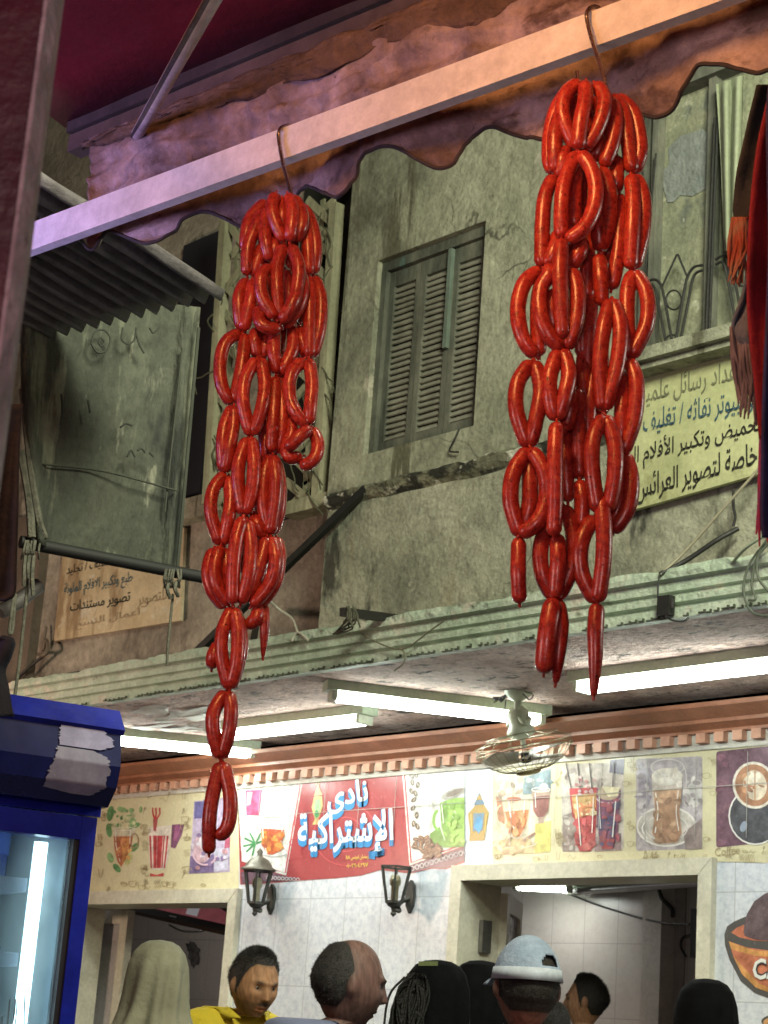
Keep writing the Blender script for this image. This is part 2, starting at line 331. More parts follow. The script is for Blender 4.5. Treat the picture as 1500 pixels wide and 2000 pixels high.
# eave top and parapet far above
# mint ledge
b = MB(); prof = [(5.21, 3.205), (5.16, 3.205), (5.155, 3.185), (5.16, 3.165), (5.182, 3.158), (5.182, 3.122), (5.197, 3.118), (5.197, 3.106), (5.176, 3.100), (5.176, 3.078), (5.195, 3.073), (5.195, 3.062), (5.17, 3.056), (5.17, 3.018), (5.21, 3.018)]
n = 260; rows = []
for i in range(n + 1):
    x = -12 + 9.4 * i / n; r = []
    for k, (y, z) in enumerate(prof):
        j = noise.noise((x * 6, k * .7, 2)); 
        if k in (1, 2): z += .014 * j + .016 * min(0, noise.noise((x * 2.3, 8, 0)) + .1) + .008 * noise.noise((x * 23, k, 1)); y += .016 * abs(j) + .006 * noise.noise((x * 31, k, 5))
        if k in (13, 12): y += .006 * max(0, noise.noise((x * 11, 4, 4)))
        r.append((x, y, z))
    rows.append(r)
b.grid(rows, None, True).build('mint_ledge', M_mint, B)
b = MB()
for i in range(190):                                    # chipped mosaic edge under the ledge
    x = -9.6 + i * .034; 
    if rnd.random() < .2: continue
    l = .018 + .012 * rnd.random(); z = 3.019 + rnd.uniform(-.003, .004)
    b.box(x, x + l, 5.158, 5.168, z, z + .0045); b.box(x + l * .8, x + l, 5.158, 5.168, z + .0046, z + .012)
b.build('chipped_edge', mat('dark_edge', (.07, .08, .055), 20, .9), B)
MB().box(-12, -2, 5.212, YW, 3.024, 3.098).build('veranda_ceiling', M_ceil, B); MB().box(-12, -2, 5.212, 5.9, 3.1, 3.198).build('ledge_top', M_plast_low, B)
b = MB()                                            # flaking plaster along the ledge, left
for k in range(26):
    p = onZ(rnd.uniform(250, 420), rnd.uniform(1375, 1425), 3.026); a = rnd.uniform(0, 6.3); s = rnd.uniform(.03, .11)
    b.poly([p + Vector((math.cos(a + t) * s * rnd.uniform(.5, 1.2) * 1.8, math.sin(a + t) * s * rnd.uniform(.4, 1), -.012 * rnd.random())) for t in (0, 1, 2, 3, 4, 5)])
b.build('flaking_plaster', mat('white_flake', (.55, .53, .48), 20, .9), B)
# brown cornice with dentils
prof = [(YW, 2.975), (YW - .15, 2.975), (YW - .15, 2.955), (YW - .13, 2.95), (YW - .105, 2.93), (YW - .075, 2.918), (YW - .075, 2.902), (YW - .06, 2.898), (YW - .035, 2.88), (YW - .035, 2.868), (YW, 2.868)]
b = MB(); b.grid([[(x, y, z) for y, z in prof] for x in (-12, -2)], None, True); b.poly([(-2, y, z) for y, z in prof]); b.poly([(-12, y, z) for y, z in prof][::-1])
co = b.build('terracotta_cornice', M_brown, B); smooth_by_angle(co, 30)
b = MB(); x = -11.9
while x < -2.1: b.box(x, x + .05, YW - .045, YW - .004, 2.825, 2.8665); x += .097
bevel(b.build('dentil_row', M_salmon, co), .003)
MB().box(-12, -2, YW - .012, YW - .001, 2.80, 2.8675).build('frieze_strip', mat('frieze_paint', (.55, .52, .46), 9, .6), co)
# cafe wall with two openings
fz = .15
RL, RR = onY(906, 1800, YW).x, onY(1371, 1800, YW).x; RT = onY(1135, 1716, YW).z
LR, LT = onY(447, 1850, YW).x, onY(300, 1766, YW).z; LL = LR - 1.55
b = MB(); T = YW + .2
b.box(-12, LL - .01, YW, T, fz, 2.95); b.box(LL - .01, LR + .01, YW, T, LT + .01, 2.95); b.box(LR + .01, RL - .01, YW, T, fz, 2.95); b.box(RL - .01, RR + .01, YW, T, RT + .01, 2.95); b.box(RR + .01, -2, YW, T, fz, 2.95)
b.build('tiled_wall', M_tile, B)
MB().box(-12, -2, YL + .3, 9.2, 0, fz).build('raised_floor', mat('floor_tile', (.25, .24, .22), 8, .4), B)
def frame(name, x0, x1, zt, wd, y0=YW - .035, y1=YW + .24):
    b = MB(); b.prism([(x0 - wd, y0, fz), (x0, y0, fz), (x0, y0, zt), (x0 - wd, y0, zt + wd)], (0, y1 - y0, 0)); b.prism([(x1, y0, fz), (x1 + wd, y0, fz), (x1 + wd, y0, zt + wd), (x1, y0, zt)], (0, y1 - y0, 0))
    b.prism([(x0 - wd, y0 - .002, zt + wd), (x0, y0 - .002, zt), (x1, y0 - .002, zt), (x1 + wd, y0 - .002, zt + wd)], (0, y1 - y0, 0))
    return bevel(b.build(name, M_alu, B), .004)
frame('door_frame', RL, RR, RT, .072)
frame('door_frame', LL, LR, LT, .075)
# back room
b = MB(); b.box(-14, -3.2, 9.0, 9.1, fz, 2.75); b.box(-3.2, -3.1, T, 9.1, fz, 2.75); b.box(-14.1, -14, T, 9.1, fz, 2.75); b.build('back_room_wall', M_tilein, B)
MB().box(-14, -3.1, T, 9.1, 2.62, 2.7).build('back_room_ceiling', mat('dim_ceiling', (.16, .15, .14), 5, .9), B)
# column and pipe box inside the right opening
cx0, cx1 = onY(1262, 1850, 8.9).x, onY(1288, 1850, 8.9).x
MB().box(cx0, cx1 + .04, 8.86, 8.998, fz, 2.62).build('boxed_column', mat('column_paint', (.50, .45, .40), 5, .6), B)
MB().box(cx1 + .042, onY(1318, 1850, 8.9).x, 8.985, 8.998, fz, 2.62).build('column_shade_panel', mat('shaded_column_paint', (.27, .24, .22), 5, .7), B)  # darker copy of the column colour paints its shaded side
# hinged inner door leaf of the right opening
dl0 = Vector((RL + .03, YW + .26, 0)); dd = onY(1020, 1800, 7.15); dv = Vector((dd.x - dl0.x, dd.y - dl0.y, 0)); dn = Vector((-dv.y, dv.x, 0)).normalized() * .04
zt = RT - .03; b = MB(); fw = dv.normalized() * .085
for o, a, z0, z1 in ((dl0, fw, fz, zt), (dl0 + dv - fw, fw, fz, zt)): b.obox(o + Vector((0, 0, z0)), a, dn, (0, 0, z1 - z0))
b.obox(dl0 + fw + Vector((0, 0, zt - .085)), dv - 2 * fw, dn, (0, 0, .085)); b.obox(dl0 + fw + Vector((0, 0, fz)), dv - 2 * fw, dn, (0, 0, .25))
dlf = bevel(b.build('door_leaf', M_alu, B), .004)
MB().obox(dl0 + fw + dn * .4 + Vector((0, 0, fz + .25)), dv - 2 * fw, dn * .15, (0, 0, zt - .335 - fz)).build('door_glass', mat('dusty_glass', [(.22, .22, .24), (.30, .29, .30)], 4, .25), dlf)
MB().box(RL + .004, RL + .03, YW + .1, YW + .16, 1.95, 2.1).build('hinge', mat('grey_metal', (.25, .24, .22), 20, .4, metal=.8), dlf)
# door leaf in the left opening
xl = onY(185, 1880, 6.75).x; xr = onY(243, 1880, 6.75).x; zt2 = onY(240, 1778, 6.75).z
b = MB(); b.box(xl - .8, xr, 6.74, 6.79, zt2 - .08, zt2); b.box(xr - .075, xr, 6.74, 6.79, fz, zt2 - .08); b.box(xl - .8, xl - .72, 6.74, 6.79, fz, zt2 - .08)
dl2 = bevel(b.build('door_leaf', M_alu, B), .004); MB().box(xl - .72, xr - .075, 6.755, 6.775, fz, zt2 - .08).build('door_panel', mat('white_door_panel', (.45, .43, .42), 5, .35), dl2)

# shuttered window
fr = .034; b = MB(); y0, y1 = YU + .03, YU + .15
b.box(wx0, wx0 + fr, y0, y1, wz0, wz1); b.box(wx1 - .03, wx1, y0, y1, wz0, wz1); b.box(wx0 + fr, wx1 - .03, y0 + .001, y1, wz1 - .05, wz1)
win = bevel(b.build('window_frame', M_shut, B), .003)
tot = wx1 - .03 - wx0 - fr; seg = tot / 3
for k in range(3):
    a0 = wx0 + fr + seg * k + .002; a1 = a0 + seg - .004; z0, z1 = wz0 + .004, wz1 - .053; yy = YU + (.055, .052, .05)[k]; st = .032
    b = MB(); b.box(a0, a0 + st, yy, yy + .035, z0, z1); b.box(a1 - st, a1, yy, yy + .035, z0, z1); b.box(a0 + st, a1 - st, yy + .001, yy + .034, z1 - .075, z1); b.box(a0 + st, a1 - st, yy + .001, yy + .034, z0, z0 + .06)
    sh = bevel(b.build('shutter', M_shut, win), .003); b = MB(); ns = 26; zz0, zz1 = z0 + .062, z1 - .077; h = (zz1 - zz0) / ns
    for i in range(ns):
        z = zz0 + h * (i + .1) + rnd.uniform(-.002, .002); tl = rnd.uniform(-.003, .003)
        b.prism([(a0 + st, yy + .002, z), (a0 + st, yy + .009, z - .003), (a0 + st, yy + .030, z + h * 1.0), (a0 + st, yy + .023, z + h * 1.04)], (a1 - a0 - 2 * st, 0, tl))
    b.build('louvre_slats', M_slat, sh)
MB().box(a0 - .017, a0 + .004, YU + .028, YU + .05, wz0 + .42, wz1 - .054).build('closing_strip', mat('turquoise_faded_wood', [(.10, .12, .095), (.16, .21, .175)], 8, .8, .3, stretch=(1, 1, .3)), win)
MB().box(wx0 - .02, wx1 + .02, YU + .151, YU + .16, wz0 - .02, wz1 + .02).build('dark_backing', M_dark, win)

# right: balcony door, curtain, sill, iron grille
YB = YU - .05
def boxpx(b, xa, xb, yref, z0, z1, y0, y1): b.box(onY(xa, yref, y0).x, onY(xb, yref, y0).x, y0, y1, z0, z1)
zsill = onY(1345, 675, YB).z; ztop = onY(1300, 195, YB).z
bd = thing('balcony_door', 'faded green balcony door with peeling panel behind iron grille', 'door', (onY(1330, 400, YB).x, YB, zsill))
b = MB(); boxpx(b, 1252, 1262, 450, zsill, ztop, YB - .01, YU - .002); boxpx(b, 1268, 1279, 450, zsill, ztop, YB - .025, YU - .002); boxpx(b, 1377, 1391, 450, zsill, ztop, YB - .025, YU - .002)
boxpx(b, 1240, 1600, 450, ztop, ztop + .07, YB - .05, YU - .002); bevel(b.build('door_frame', M_shut, bd), .003)
b = MB(); boxpx(b, 1262, 1600, 450, zsill, ztop, YU - .03, YU - .003); b.build('door_panel', M_panel, bd)
pk = [(1300, 395), (1287, 340), (1305, 320), (1302, 290), (1325, 265), (1350, 258), (1375, 252), (1390, 262), (1388, 300), (1378, 330), (1380, 370), (1350, 385), (1330, 383), (1310, 392)]
MB().poly([onY(x + rnd.uniform(-3, 3), y + rnd.uniform(-3, 3), YU - .034) for x, y in [(a * .93 + 95, c) for a, c in pk]]).build('peeled_patch', mat('bare_metal_patch', [(.16, .18, .17), (.24, .26, .25)], 9, .8, .6), bd)
b = MB(); boxpx(b, 1225, 1700, 675, zsill - .05, zsill, YU - .14, YU - .002); boxpx(b, 1225, 1700, 675, zsill - .075, zsill - .051, YU - .11, YU - .002)
tag(bevel(b.build('balcony_sill', M_plast, None), .006), 'rough plaster sill under the iron grille above the yellow painted sign', 'sill')
gr = thing('iron_grille', 'wrought iron grille of bent bars, a pointed arch and rings', 'grille', (onY(1330, 600, YU - .1).x, YU - .1, zsill))
YG = YU - .10
def gp(L): return [onY(x, y, YG) for x, y in L]
b = MB()
for dx in (0, 1.15):
    s = lambda L, o=0: spline([onY(x + 118 * dx + (0 if not dx else 0), y - 40 * dx, YG + o) for x, y in L], 16)
    b.tube(s([(1262, 553), (1275, 546), (1288, 552), (1297, 580), (1312, 662)]), .0054); b.tube(s([(1262, 563), (1272, 558), (1280, 566), (1287, 600), (1300, 668)]), .0054)
    b.tube(s([(1372, 518), (1355, 522), (1343, 540), (1336, 570), (1320, 662)], .001), .0054); b.tube(s([(1372, 528), (1360, 533), (1352, 548), (1344, 590), (1328, 668)], .001), .0054)
    b.tube([onY(x + 118 * dx, y - 40 * dx, YG + .002) for x, y in ((1293, 560), (1322, 497), (1324, 497), (1342, 540))], .004)
    for cx, cy, rx, ry in ((1316, 586, 15, 19), (1313, 668, 14, 14)):
        b.tube([onY(cx + 118 * dx + rx * math.cos(t * .3307), cy - 40 * dx + ry * math.sin(t * .3307), YG + .004) for t in range(20)], .0035, cap=False)
b.build('bent_bars', M_black, gr)
b = MB(); b.tube(gp([(1396, 230), (1379, 664)]), .0054); b.tube(gp([(1402, 230), (1385, 662)]), .0054); b.tube(gp([(1281, 300), (1258, 560)]), .004); b.build('upright_bars', M_black, gr)
# dusty curtain
b = MB(); rows = []
for i in range(15):
    t = i / 14; r = []
    for j in range(25):
        u = j / 24; x = 1398 + 52 * u * (1 - .55 * t) + 22 * t - 4 * t * t; y = 165 + 325 * t - 18 * u * (1 - t)
        r.append(onY(x, y, YU - .13 + .02 * math.sin(u * 13 + t * 2) * (1 - .3 * t)))
    rows.append(r)
cu = b.grid(rows).build('curtain', mat('dusty_curtain_cloth', [(.20, .23, .15), (.33, .36, .25)], 5, .9, .3, stretch=(1, 1, .3)), None, True); s = cu.modifiers.new('s', 'SOLIDIFY'); s.thickness = .004
tag(cu, 'dusty green curtain hanging beside the balcony door', 'curtain')

# lattice of the recessed bay
lt = thing('lattice_screen', 'broken pale wooden lattice screen between tarp and shuttered window', 'lattice', (onY(520, 900, YU + .03).x, YU + .03, 3.2))
YT = YU + .05; b = MB()
for x0, x1 in ((444, 408), (658, 622)): b.bar(onY(x0, 400, YT), onY(x1, 985, YT), .055, .05)
b.build('post', M_wood, lt)
r2 = random.Random(3); bb = {452: MB(), 596: MB()}
for i in range(11):
    for (xa, xb) in ((452, 492), (596, 652)):
        b = bb[xa]; y = 390 + i * 55
        sh = -(y - 390) * .06; k = 1 if (i + (xa > 500)) % 2 else -1
        for q in (0, 1):
            p0 = onY(xa + sh + r2.uniform(-5, 5), y + (0 if k * (1 - 2 * q) > 0 else 52) + r2.uniform(-6, 6), YT + .012 * q); p1 = onY(xb + sh + r2.uniform(-4, 4), y + (52 if k * (1 - 2 * q) > 0 else 0) + r2.uniform(-6, 6), YT + .012 * q)
            if r2.random() < .92: b.bar(p0, p1, .04, .012, up=(0, 1, 0))
    for xa in (470, 628): bb[452 if xa == 470 else 596].bar(onY(xa - (i * 55) * .06 + r2.uniform(-6, 6), 390 + 55 * i, YT + .03), onY(xa - (i * 55) * .06 + r2.uniform(-8, 8), 452 + 55 * i, YT + .03), .03, .010, up=(0, 1, 0))
for b in bb.values(): b.build('lattice_slats', M_wood, lt)
b = MB()
for i in range(26):
    x = r2.choice((r2.uniform(440, 490), r2.uniform(600, 660))); y = r2.uniform(380, 960); s = -(y - 390) * .06; P = [(x + s, y)]
    for k in range(4): P.append((P[-1][0] + r2.uniform(-16, 16), P[-1][1] + r2.uniform(4, 30)))
    b.tube(spline([onY(px, py, YT - .02 - .02 * r2.random()) for px, py in P], 12), .004, 5)
b.build('dry_vine', mat('dry_vine_stem', (.10, .10, .06), 15, .9), lt)
MB().box(onY(430, 990, YT).x, xe - .002, YR - .02, YR - .004, 4.0, 6.0).build('dark_backing', mat('recess_shadow_board', (.016, .018, .014), 4, .9), lt)  # near-black board stands in for the shade behind the slats
tag(MB().box(onY(558, 1000, YT).x, xe + .0, YT - .03, YT + .07, onY(600, 1000, YT).z, onY(600, 975, YT).z).build('wooden_sill', M_wood, None), 'rotten wooden sill under the lattice screen', 'sill')
# ------------------------------------------------------------------ signs, printed panels and fittings of the cafe
def Wp(x, y, layer=0, Y=YW): return onY(x, y, Y - .002 - .0009 * layer)
class Pic(MB):
    def __init__(s, fx=None, Y=YW): super().__init__(); s.fx = fx or (lambda x, y: (x, y)); s.Y = Y
    def P(s, pts, col, layer, rough=.24):
        layer = layer + len(s.f) * .02; col = tuple(c * .86 + k * .14 * .8 for c, k in zip(col, (.62, .58, .48))); return s.poly([Wp(*s.fx(x, y), layer, s.Y) for x, y in pts], flat(col, rough, 0, .3 if layer >= 1 else 0))
    def E(s, cx, cy, rx, ry, col, layer, rot=0, a0=0, a1=360, n=28):
        c, q = math.cos(R_(rot)), math.sin(R_(rot)); L = []
        for i in range(n):
            t = R_(a0 + (a1 - a0) * i / (n - (a1 - a0 < 360))); u, v = rx * math.cos(t), ry * math.sin(t); L.append((cx + u * c - v * q, cy + u * q + v * c))
        return s.P(L, col, layer)
    def S(s, pts, wd, col, layer, n=None, close=False):
        pts = [Vector((*p, 0)) for p in pts]
        if close: pts = pts + [pts[0]]
        if n: pts = spline(pts, n)
        rows = []; layer = layer + len(s.f) * .004
        for i, p in enumerate(pts):
            d = (pts[min(i + 1, len(pts) - 1)] - pts[max(0, i - 1)]); d = d.normalized() if d.length else Vector((1, 0, 0)); nn = Vector((-d.y, d.x, 0)) * wd / 2
            rows.append([Wp(*s.fx((p + nn).x, (p + nn).y), layer, s.Y), Wp(*s.fx((p - nn).x, (p - nn).y), layer, s.Y)])
        return s.grid(rows, flat(col, .35))
    def ring(s, cx, cy, rx, ry, wd, col, layer, a0=0, a1=360, rot=0):
        c, q = math.cos(R_(rot)), math.sin(R_(rot)); L = []
        for i in range(25):
            t = R_(a0 + (a1 - a0) * i / 24); u, v = rx * math.cos(t), ry * math.sin(t); L.append((cx + u * c - v * q, cy + u * q + v * c))
        return s.S(L, wd, col, layer)
CREAM = (.66, .60, .38); INK = (.34, .27, .15); WHITE = (.74, .74, .70)
def doodles(pic, boxes, n, seed, sc=1, col=INK, layer=1):
    r = random.Random(seed)
    for k in range(n):
        x0, y0, x1, y1 = r.choice(boxes); x = r.uniform(x0, x1); y = r.uniform(y0, y1); s = r.uniform(5, 9) * sc; t = r.randrange(6); wd = 1.0 * sc
        if t == 0:
            pic.S([(x - s, y - s * .5), (x - s * .7, y + s * .6), (x + s * .5, y + s * .6), (x + s * .8, y - s * .6), (x - s, y - s * .5)], wd, col, layer, 20); pic.ring(x + s * 1.0, y, s * .35, s * .35, wd, col, layer)
        elif t == 1:
            for q in (-1, 0, 1): pic.S([(x + q * s * .5, y + s), (x + q * s * .5 + s * .25, y + s * .3), (x + q * s * .5 - s * .2, y - s * .3), (x + q * s * .5 + s * .2, y - s)], wd, col, layer, 14)
        elif t == 2:
            a = r.uniform(0, 180); pic.ring(x, y, s * .8, s * .45, wd, col, layer, rot=a); pic.S([(x - s * .7 * math.cos(R_(a)), y - s * .7 * math.sin(R_(a))), (x + 1, y - 1), (x + s * .7 * math.cos(R_(a)), y + s * .7 * math.sin(R_(a)))], wd, col, layer, 8)
        elif t == 3: pic.S([(x - s * .5, y - s), (x - s * .2, y + s), (x + s * .3, y + s), (x + s * .6, y - s)], wd, col, layer)
        elif t == 4: pic.S([(x - s * .3, y + s), (x + s * .2, y - s * .2)], wd * 1.4, col, layer); pic.E(x + s * .3, y - s * .7, s * .3, s * .5, col, layer, 20, n=12)
        else: pic.S([(x - s, y), (x - s * .5, y - s * .6), (x, y), (x + s * .4, y + s * .5), (x + s, y - s * .2)], wd, col, layer, 14)
def busy(p, x0, y0, x1, y1, pal, n, layer, seed):
    r = random.Random(seed)
    for k in range(n):
        c = r.choice(pal); f = r.uniform(.75, 1.2); p.E(r.uniform(x0, x1), r.uniform(y0, y1), r.uniform(5, 26), r.uniform(4, 20), tuple(min(.8, v * f) for v in c), layer + k * .004, r.uniform(0, 180), n=12)
def shine(p, L, layer):
    for pts, wd in L: p.S(pts, wd, (.78, .76, .72), layer, 8)
def zf(ox, oy, k): return lambda x, y: (ox + x / k, oy + y / k)
# --- cream panel over the left opening
pn = thing('menu_panel', 'cream printed wall panel with herbal tea, red drink and purple picture over the left opening', 'menu panel', onY(330, 1640, YW))
p = Pic(zf(180, 1480, 3.947)); p.P([(-60, 275), (1140, 110), (1130, 1020), (-60, 1090)], CREAM, 0); doodles(Pic(), [], 0, 1) if 0 else None
p.build('panel_sheet', flat(CREAM), pn, fix=False)
p = Pic(); doodles(p, [(200, 1552, 460, 1562), (200, 1722, 455, 1738), (280, 1575, 288, 1710), (355, 1580, 365, 1715), (192, 1580, 204, 1720)], 46, 4); p.build('line_drawings', flat(INK), pn, fix=False)
p = Pic(zf(180, 1480, 3.947)); G1, G2 = (.08, .26, .08), (.22, .40, .16)
for x, y, rx, ry, a, c in ((140, 430, 26, 60, 10, G1), (130, 560, 22, 55, -8, G1), (230, 400, 40, 22, 15, G2), (300, 480, 45, 28, 40, G2), (340, 520, 30, 18, -30, G1), (330, 690, 40, 22, -50, G1), (140, 770, 24, 42, -20, G2), (190, 850, 40, 22, 50, G1), (300, 410, 26, 14, 70, G2), (375, 400, 12, 26, 0, G2), (280, 780, 26, 50, 20, (.5, .5, .2))): p.E(x, y, rx, ry, c, 1, a)
p.P([(160, 545), (250, 552), (335, 540), (330, 610), (160, 610)], (.60, .55, .40), 2); p.P([(165, 605), (315, 605), (300, 680), (265, 770), (225, 842), (195, 800), (172, 700)], (.45, .12, .04), 2)
p.P([(225, 620), (300, 620), (270, 740), (235, 810)], (.62, .25, .06), 3); p.P([(185, 630), (215, 640), (215, 760), (195, 730)], (.36, .06, .03), 3); p.ring(325, 640, 32, 55, 9, (.30, .18, .1), 3); p.ring(245, 548, 85, 12, 4, (.72, .7, .6), 3)
busy(p, 120, 400, 340, 540, [G1, G2, (.5, .52, .3)], 26, 1.5, 33); busy(p, 180, 620, 300, 780, [(.55, .2, .07), (.4, .1, .04), (.65, .35, .1)], 22, 3.5, 34); shine(p, [([(180, 560), (185, 680), (215, 800)], 5), ([(295, 560), (290, 660)], 5)], 5); p.build('tea_picture', flat(CREAM), pn, fix=False)
p = Pic(zf(180, 1480, 3.947)); RED = (.46, .01, .03)
p.P([(615, 515), (712, 510), (690, 600), (640, 700), (605, 690)], (.14, .02, .10), 1); p.P([(640, 520), (690, 517), (650, 640), (625, 640)], (.30, .06, .20), 2)
p.P([(432, 540), (612, 520), (590, 780), (560, 862), (460, 862), (440, 800)], (.70, .62, .55), 2)
for xa, xb in ((440, 455), (470, 500), (503, 545), (550, 562), (575, 590)): p.P([(xa, 600), (xb, 600), (450 + (xb - 440) * .75, 850), (450 + (xa - 440) * .75, 850)], RED, 3)
p.P([(445, 890), (500, 902), (552, 885), (550, 912), (447, 914)], RED, 3)
for xt in (465, 490, 520): p.S([(487, 490), (xt + 3, 430), (xt, 385)], 11, (.48, .03, .04), 3)
p.P([(470, 470), (505, 470), (500, 520), (490, 570), (472, 560)], (.40, .05, .06), 3)
p.build('red_drink_picture', flat(CREAM), pn, fix=False)
p = Pic(zf(180, 1480, 3.947)); p.P([(785, 335), (1065, 300), (1060, 880), (745, 895), (770, 600)], (.42, .34, .50), 1); p.P([(790, 340), (870, 335), (862, 465), (785, 470)], (.07, .06, .24), 2); p.P([(755, 760), (940, 745), (935, 885), (748, 893)], (.13, .08, .24), 2)
p.P([(940, 700), (1050, 690), (1045, 860), (940, 880)], (.50, .48, .62), 2); p.E(850, 700, 70, 110, (.55, .35, .42), 3); p.E(860, 640, 40, 70, (.70, .62, .68), 4); p.ring(870, 720, 95, 105, 14, (.62, .42, .50), 5, 20, 170); p.P([(1030, 560), (1065, 540), (1060, 690), (1020, 700)], (.45, .06, .15), 3)
for i in range(14): p.E(rnd.uniform(770, 1030), rnd.uniform(500, 870), rnd.uniform(6, 22), rnd.uniform(6, 26), rnd.choice([(.62, .55, .66), (.2, .12, .3), (.5, .25, .3)]), 5 + i % 2)
p.build('purple_picture', flat(CREAM), pn, fix=False)
# --- red cafe banner with white side panels
bn = thing('cafe_banner', 'red printed cafe banner with white and blue Arabic lettering between two lanterns', 'banner', onY(690, 1610, YW))
z3 = zf(460, 1470, 3.261)
p = Pic(z3); p.P([(10, 178), (330, 160), (700, 110), (1090, 75), (1455, 10), (1458, 700), (1410, 715), (1340, 742), (1250, 738), (1108, 770), (920, 748), (800, 782), (640, 800), (400, 815), (160, 835), (30, 840)], (.34, .004, .022), 0)
r = random.Random(5)
for k in range(26):
    x, y = r.uniform(340, 1080), r.uniform(150, 760); p.S([(x, y), (x + r.uniform(-60, 60), y + r.uniform(-70, 70)), (x + r.uniform(-90, 90), y + r.uniform(-90, 90))], r.uniform(2, 6), r.choice([(.42, .03, .05), (.26, .004, .02)]), 1, 10)
for rr in (110, 200): p.ring(700, 520, rr, rr, 5, (.58, .08, .09), 1)
p.build('banner_sheet', flat(RED), bn, fix=False)
p = Pic(z3); p.P([(10, 182), (235, 172), (425, 200), (322, 782), (190, 745), (40, 690)], WHITE, 1)
p.S([(225, 178), (412, 206), (316, 766), (195, 730)], 8, (.50, .03, .05), 2); p.P([(65, 240), (170, 235), (150, 400), (68, 400)], (.45, .04, .16), 2); p.P([(75, 250), (110, 250), (95, 330), (72, 340)], (.6, .35, .4), 3)
p.ring(205, 310, 70, 85, 4, (.8, .8, .78), 2, -60, 90)
p.P([(163, 480), (308, 490), (300, 560), (275, 630), (240, 648), (205, 648), (180, 610), (165, 540)], (.50, .06, .01), 3); p.P([(165, 500), (195, 500), (210, 640), (190, 620), (172, 570)], (.70, .28, .02), 4); p.P([(250, 520), (300, 500), (280, 600), (240, 640)], (.62, .13, .01), 4)
p.P([(165, 430), (310, 438), (308, 492), (163, 482)], (.66, .66, .64), 3); p.ring(240, 432, 72, 22, 4, (.36, .36, .36), 4); p.ring(140, 500, 28, 42, 5, (.70, .7, .68), 3); p.ring(245, 640, 80, 22, 6, (.35, .36, .38), 4, 0, 160)
for a in (-75, -40, -10, 30, 65, 120, 160): p.S([(125, 580), (125 + 38 * math.cos(R_(a + 180)), 580 + 38 * math.sin(R_(a + 180))), (125 + 78 * math.cos(R_(a + 178)), 580 + 78 * math.sin(R_(a + 178)))], 11, (.06, .24, .09), 3)
busy(p, 180, 510, 295, 620, [(.6, .15, .02), (.45, .06, .01), (.72, .3, .04)], 22, 4.5, 43); shine(p, [([(172, 445), (178, 560), (200, 640)], 5), ([(300, 450), (290, 570)], 5), ([(205, 440), (208, 490)], 4)], 6); p.build('tea_glass_picture', flat(WHITE), bn, fix=False)
p = Pic(z3); p.P([(1062, 122), (1225, 70), (1455, 18), (1458, 592), (1108, 720)], WHITE, 1); p.S([(1200, 90), (1076, 132), (1118, 700), (1458, 582)], 9, (.50, .03, .05), 2)
p.P([(1300, 320), (1380, 290), (1458, 285), (1458, 590), (1345, 590), (1312, 480)], (.24, .46, .07), 3); p.P([(1300, 320), (1345, 305), (1370, 585), (1345, 590), (1312, 480)], (.14, .33, .04), 4); p.E(1385, 262, 82, 28, (.34, .33, .3), 4, -22); p.E(1395, 255, 60, 16, (.16, .12, .1), 5, -22)
p.ring(1292, 430, 30, 60, 18, (.22, .42, .08), 3, 90, 270); p.P([(1235, 520), (1300, 470), (1330, 560), (1458, 560), (1458, 600), (1330, 606), (1250, 570)], (.10, .27, .03), 2); p.S([(1395, 370), (1380, 400), (1395, 420), (1408, 400), (1395, 370)], 6, (.6, .72, .45), 5, 14)
for x, y in ((1120, 150), (1150, 140), (1125, 190), (1160, 205), (1120, 245), (1145, 260), (1135, 300), (1130, 352), (1153, 398), (1133, 452), (1158, 470)):
    p.E(x, y, 13, 22, (.10, .06, .04), 3, r.uniform(-50, 50), n=14); p.E(x + 3, y, 4, 15, (.42, .36, .3), 4, r.uniform(-50, 50), n=10)
for k in range(34):
    x, y = r.uniform(1140, 1300), r.uniform(520, 660)
    if y < 520 + abs(x - 1190) * .75: y = 560 + abs(x - 1190) * .5
    a = r.uniform(-60, 60); p.E(x, y, 13, 22, r.choice([(.10, .035, .02), (.17, .06, .03)]), 3 + k % 4, a + 60, n=14); p.E(x, y, 3, 17, (.36, .2, .12), 4 + k % 4, a + 60, n=8)
busy(p, 1330, 330, 1450, 580, [(.26, .48, .08), (.2, .42, .06), (.34, .55, .14)], 26, 4.2, 53); shine(p, [([(1312, 330), (1325, 450)], 6)], 6); p.build('green_cup_picture', flat(WHITE), bn, fix=False)
p = Pic(z3); p.P([(1108, 722), (1458, 600), (1458, 690), (1400, 712), (1335, 738), (1250, 732), (1112, 764)], (.11, .03, .08), 1); q2 = Pic(z3); q2.P([(34, 760), (180, 750), (330, 790), (420, 800), (330, 815), (40, 835)], (.12, .04, .09), 1)
for k in range(11): x = 1125 + k * 31; y = 738 - k * 9.7; p.ring(x, y, 11, 14, 5, (.62, .58, .58), 2); p.S([(x + 10, y + 8), (x + 16, y - 16), (x + 22, y + 2)], 4, (.62, .58, .58), 2, 8)
for k in range(9): x = 205 + k * 24; q2.ring(x, 795 + k * 1.6, 9, 10, 4, (.6, .55, .55), 2)
p.build('ornament_strip', flat(WHITE), bn, fix=False); q2.build('ornament_strip', flat(WHITE), bn, fix=False)
p = Pic(z3); GO = (.55, .48, .18); p.P([(500, 280), (550, 275), (556, 340), (530, 420), (545, 455), (488, 460), (505, 425), (485, 350)], GO, 2); p.P([(508, 300), (540, 298), (542, 350), (520, 400), (500, 350)], (.35, .55, .3), 3); p.E(516, 390, 14, 24, (.05, .35, .12), 4)
p.P([(500, 275), (522, 210), (530, 210), (552, 270)], GO, 2); p.ring(524, 200, 9, 12, 4, GO, 2); p.build('lantern_picture', flat(GO), bn, fix=False)
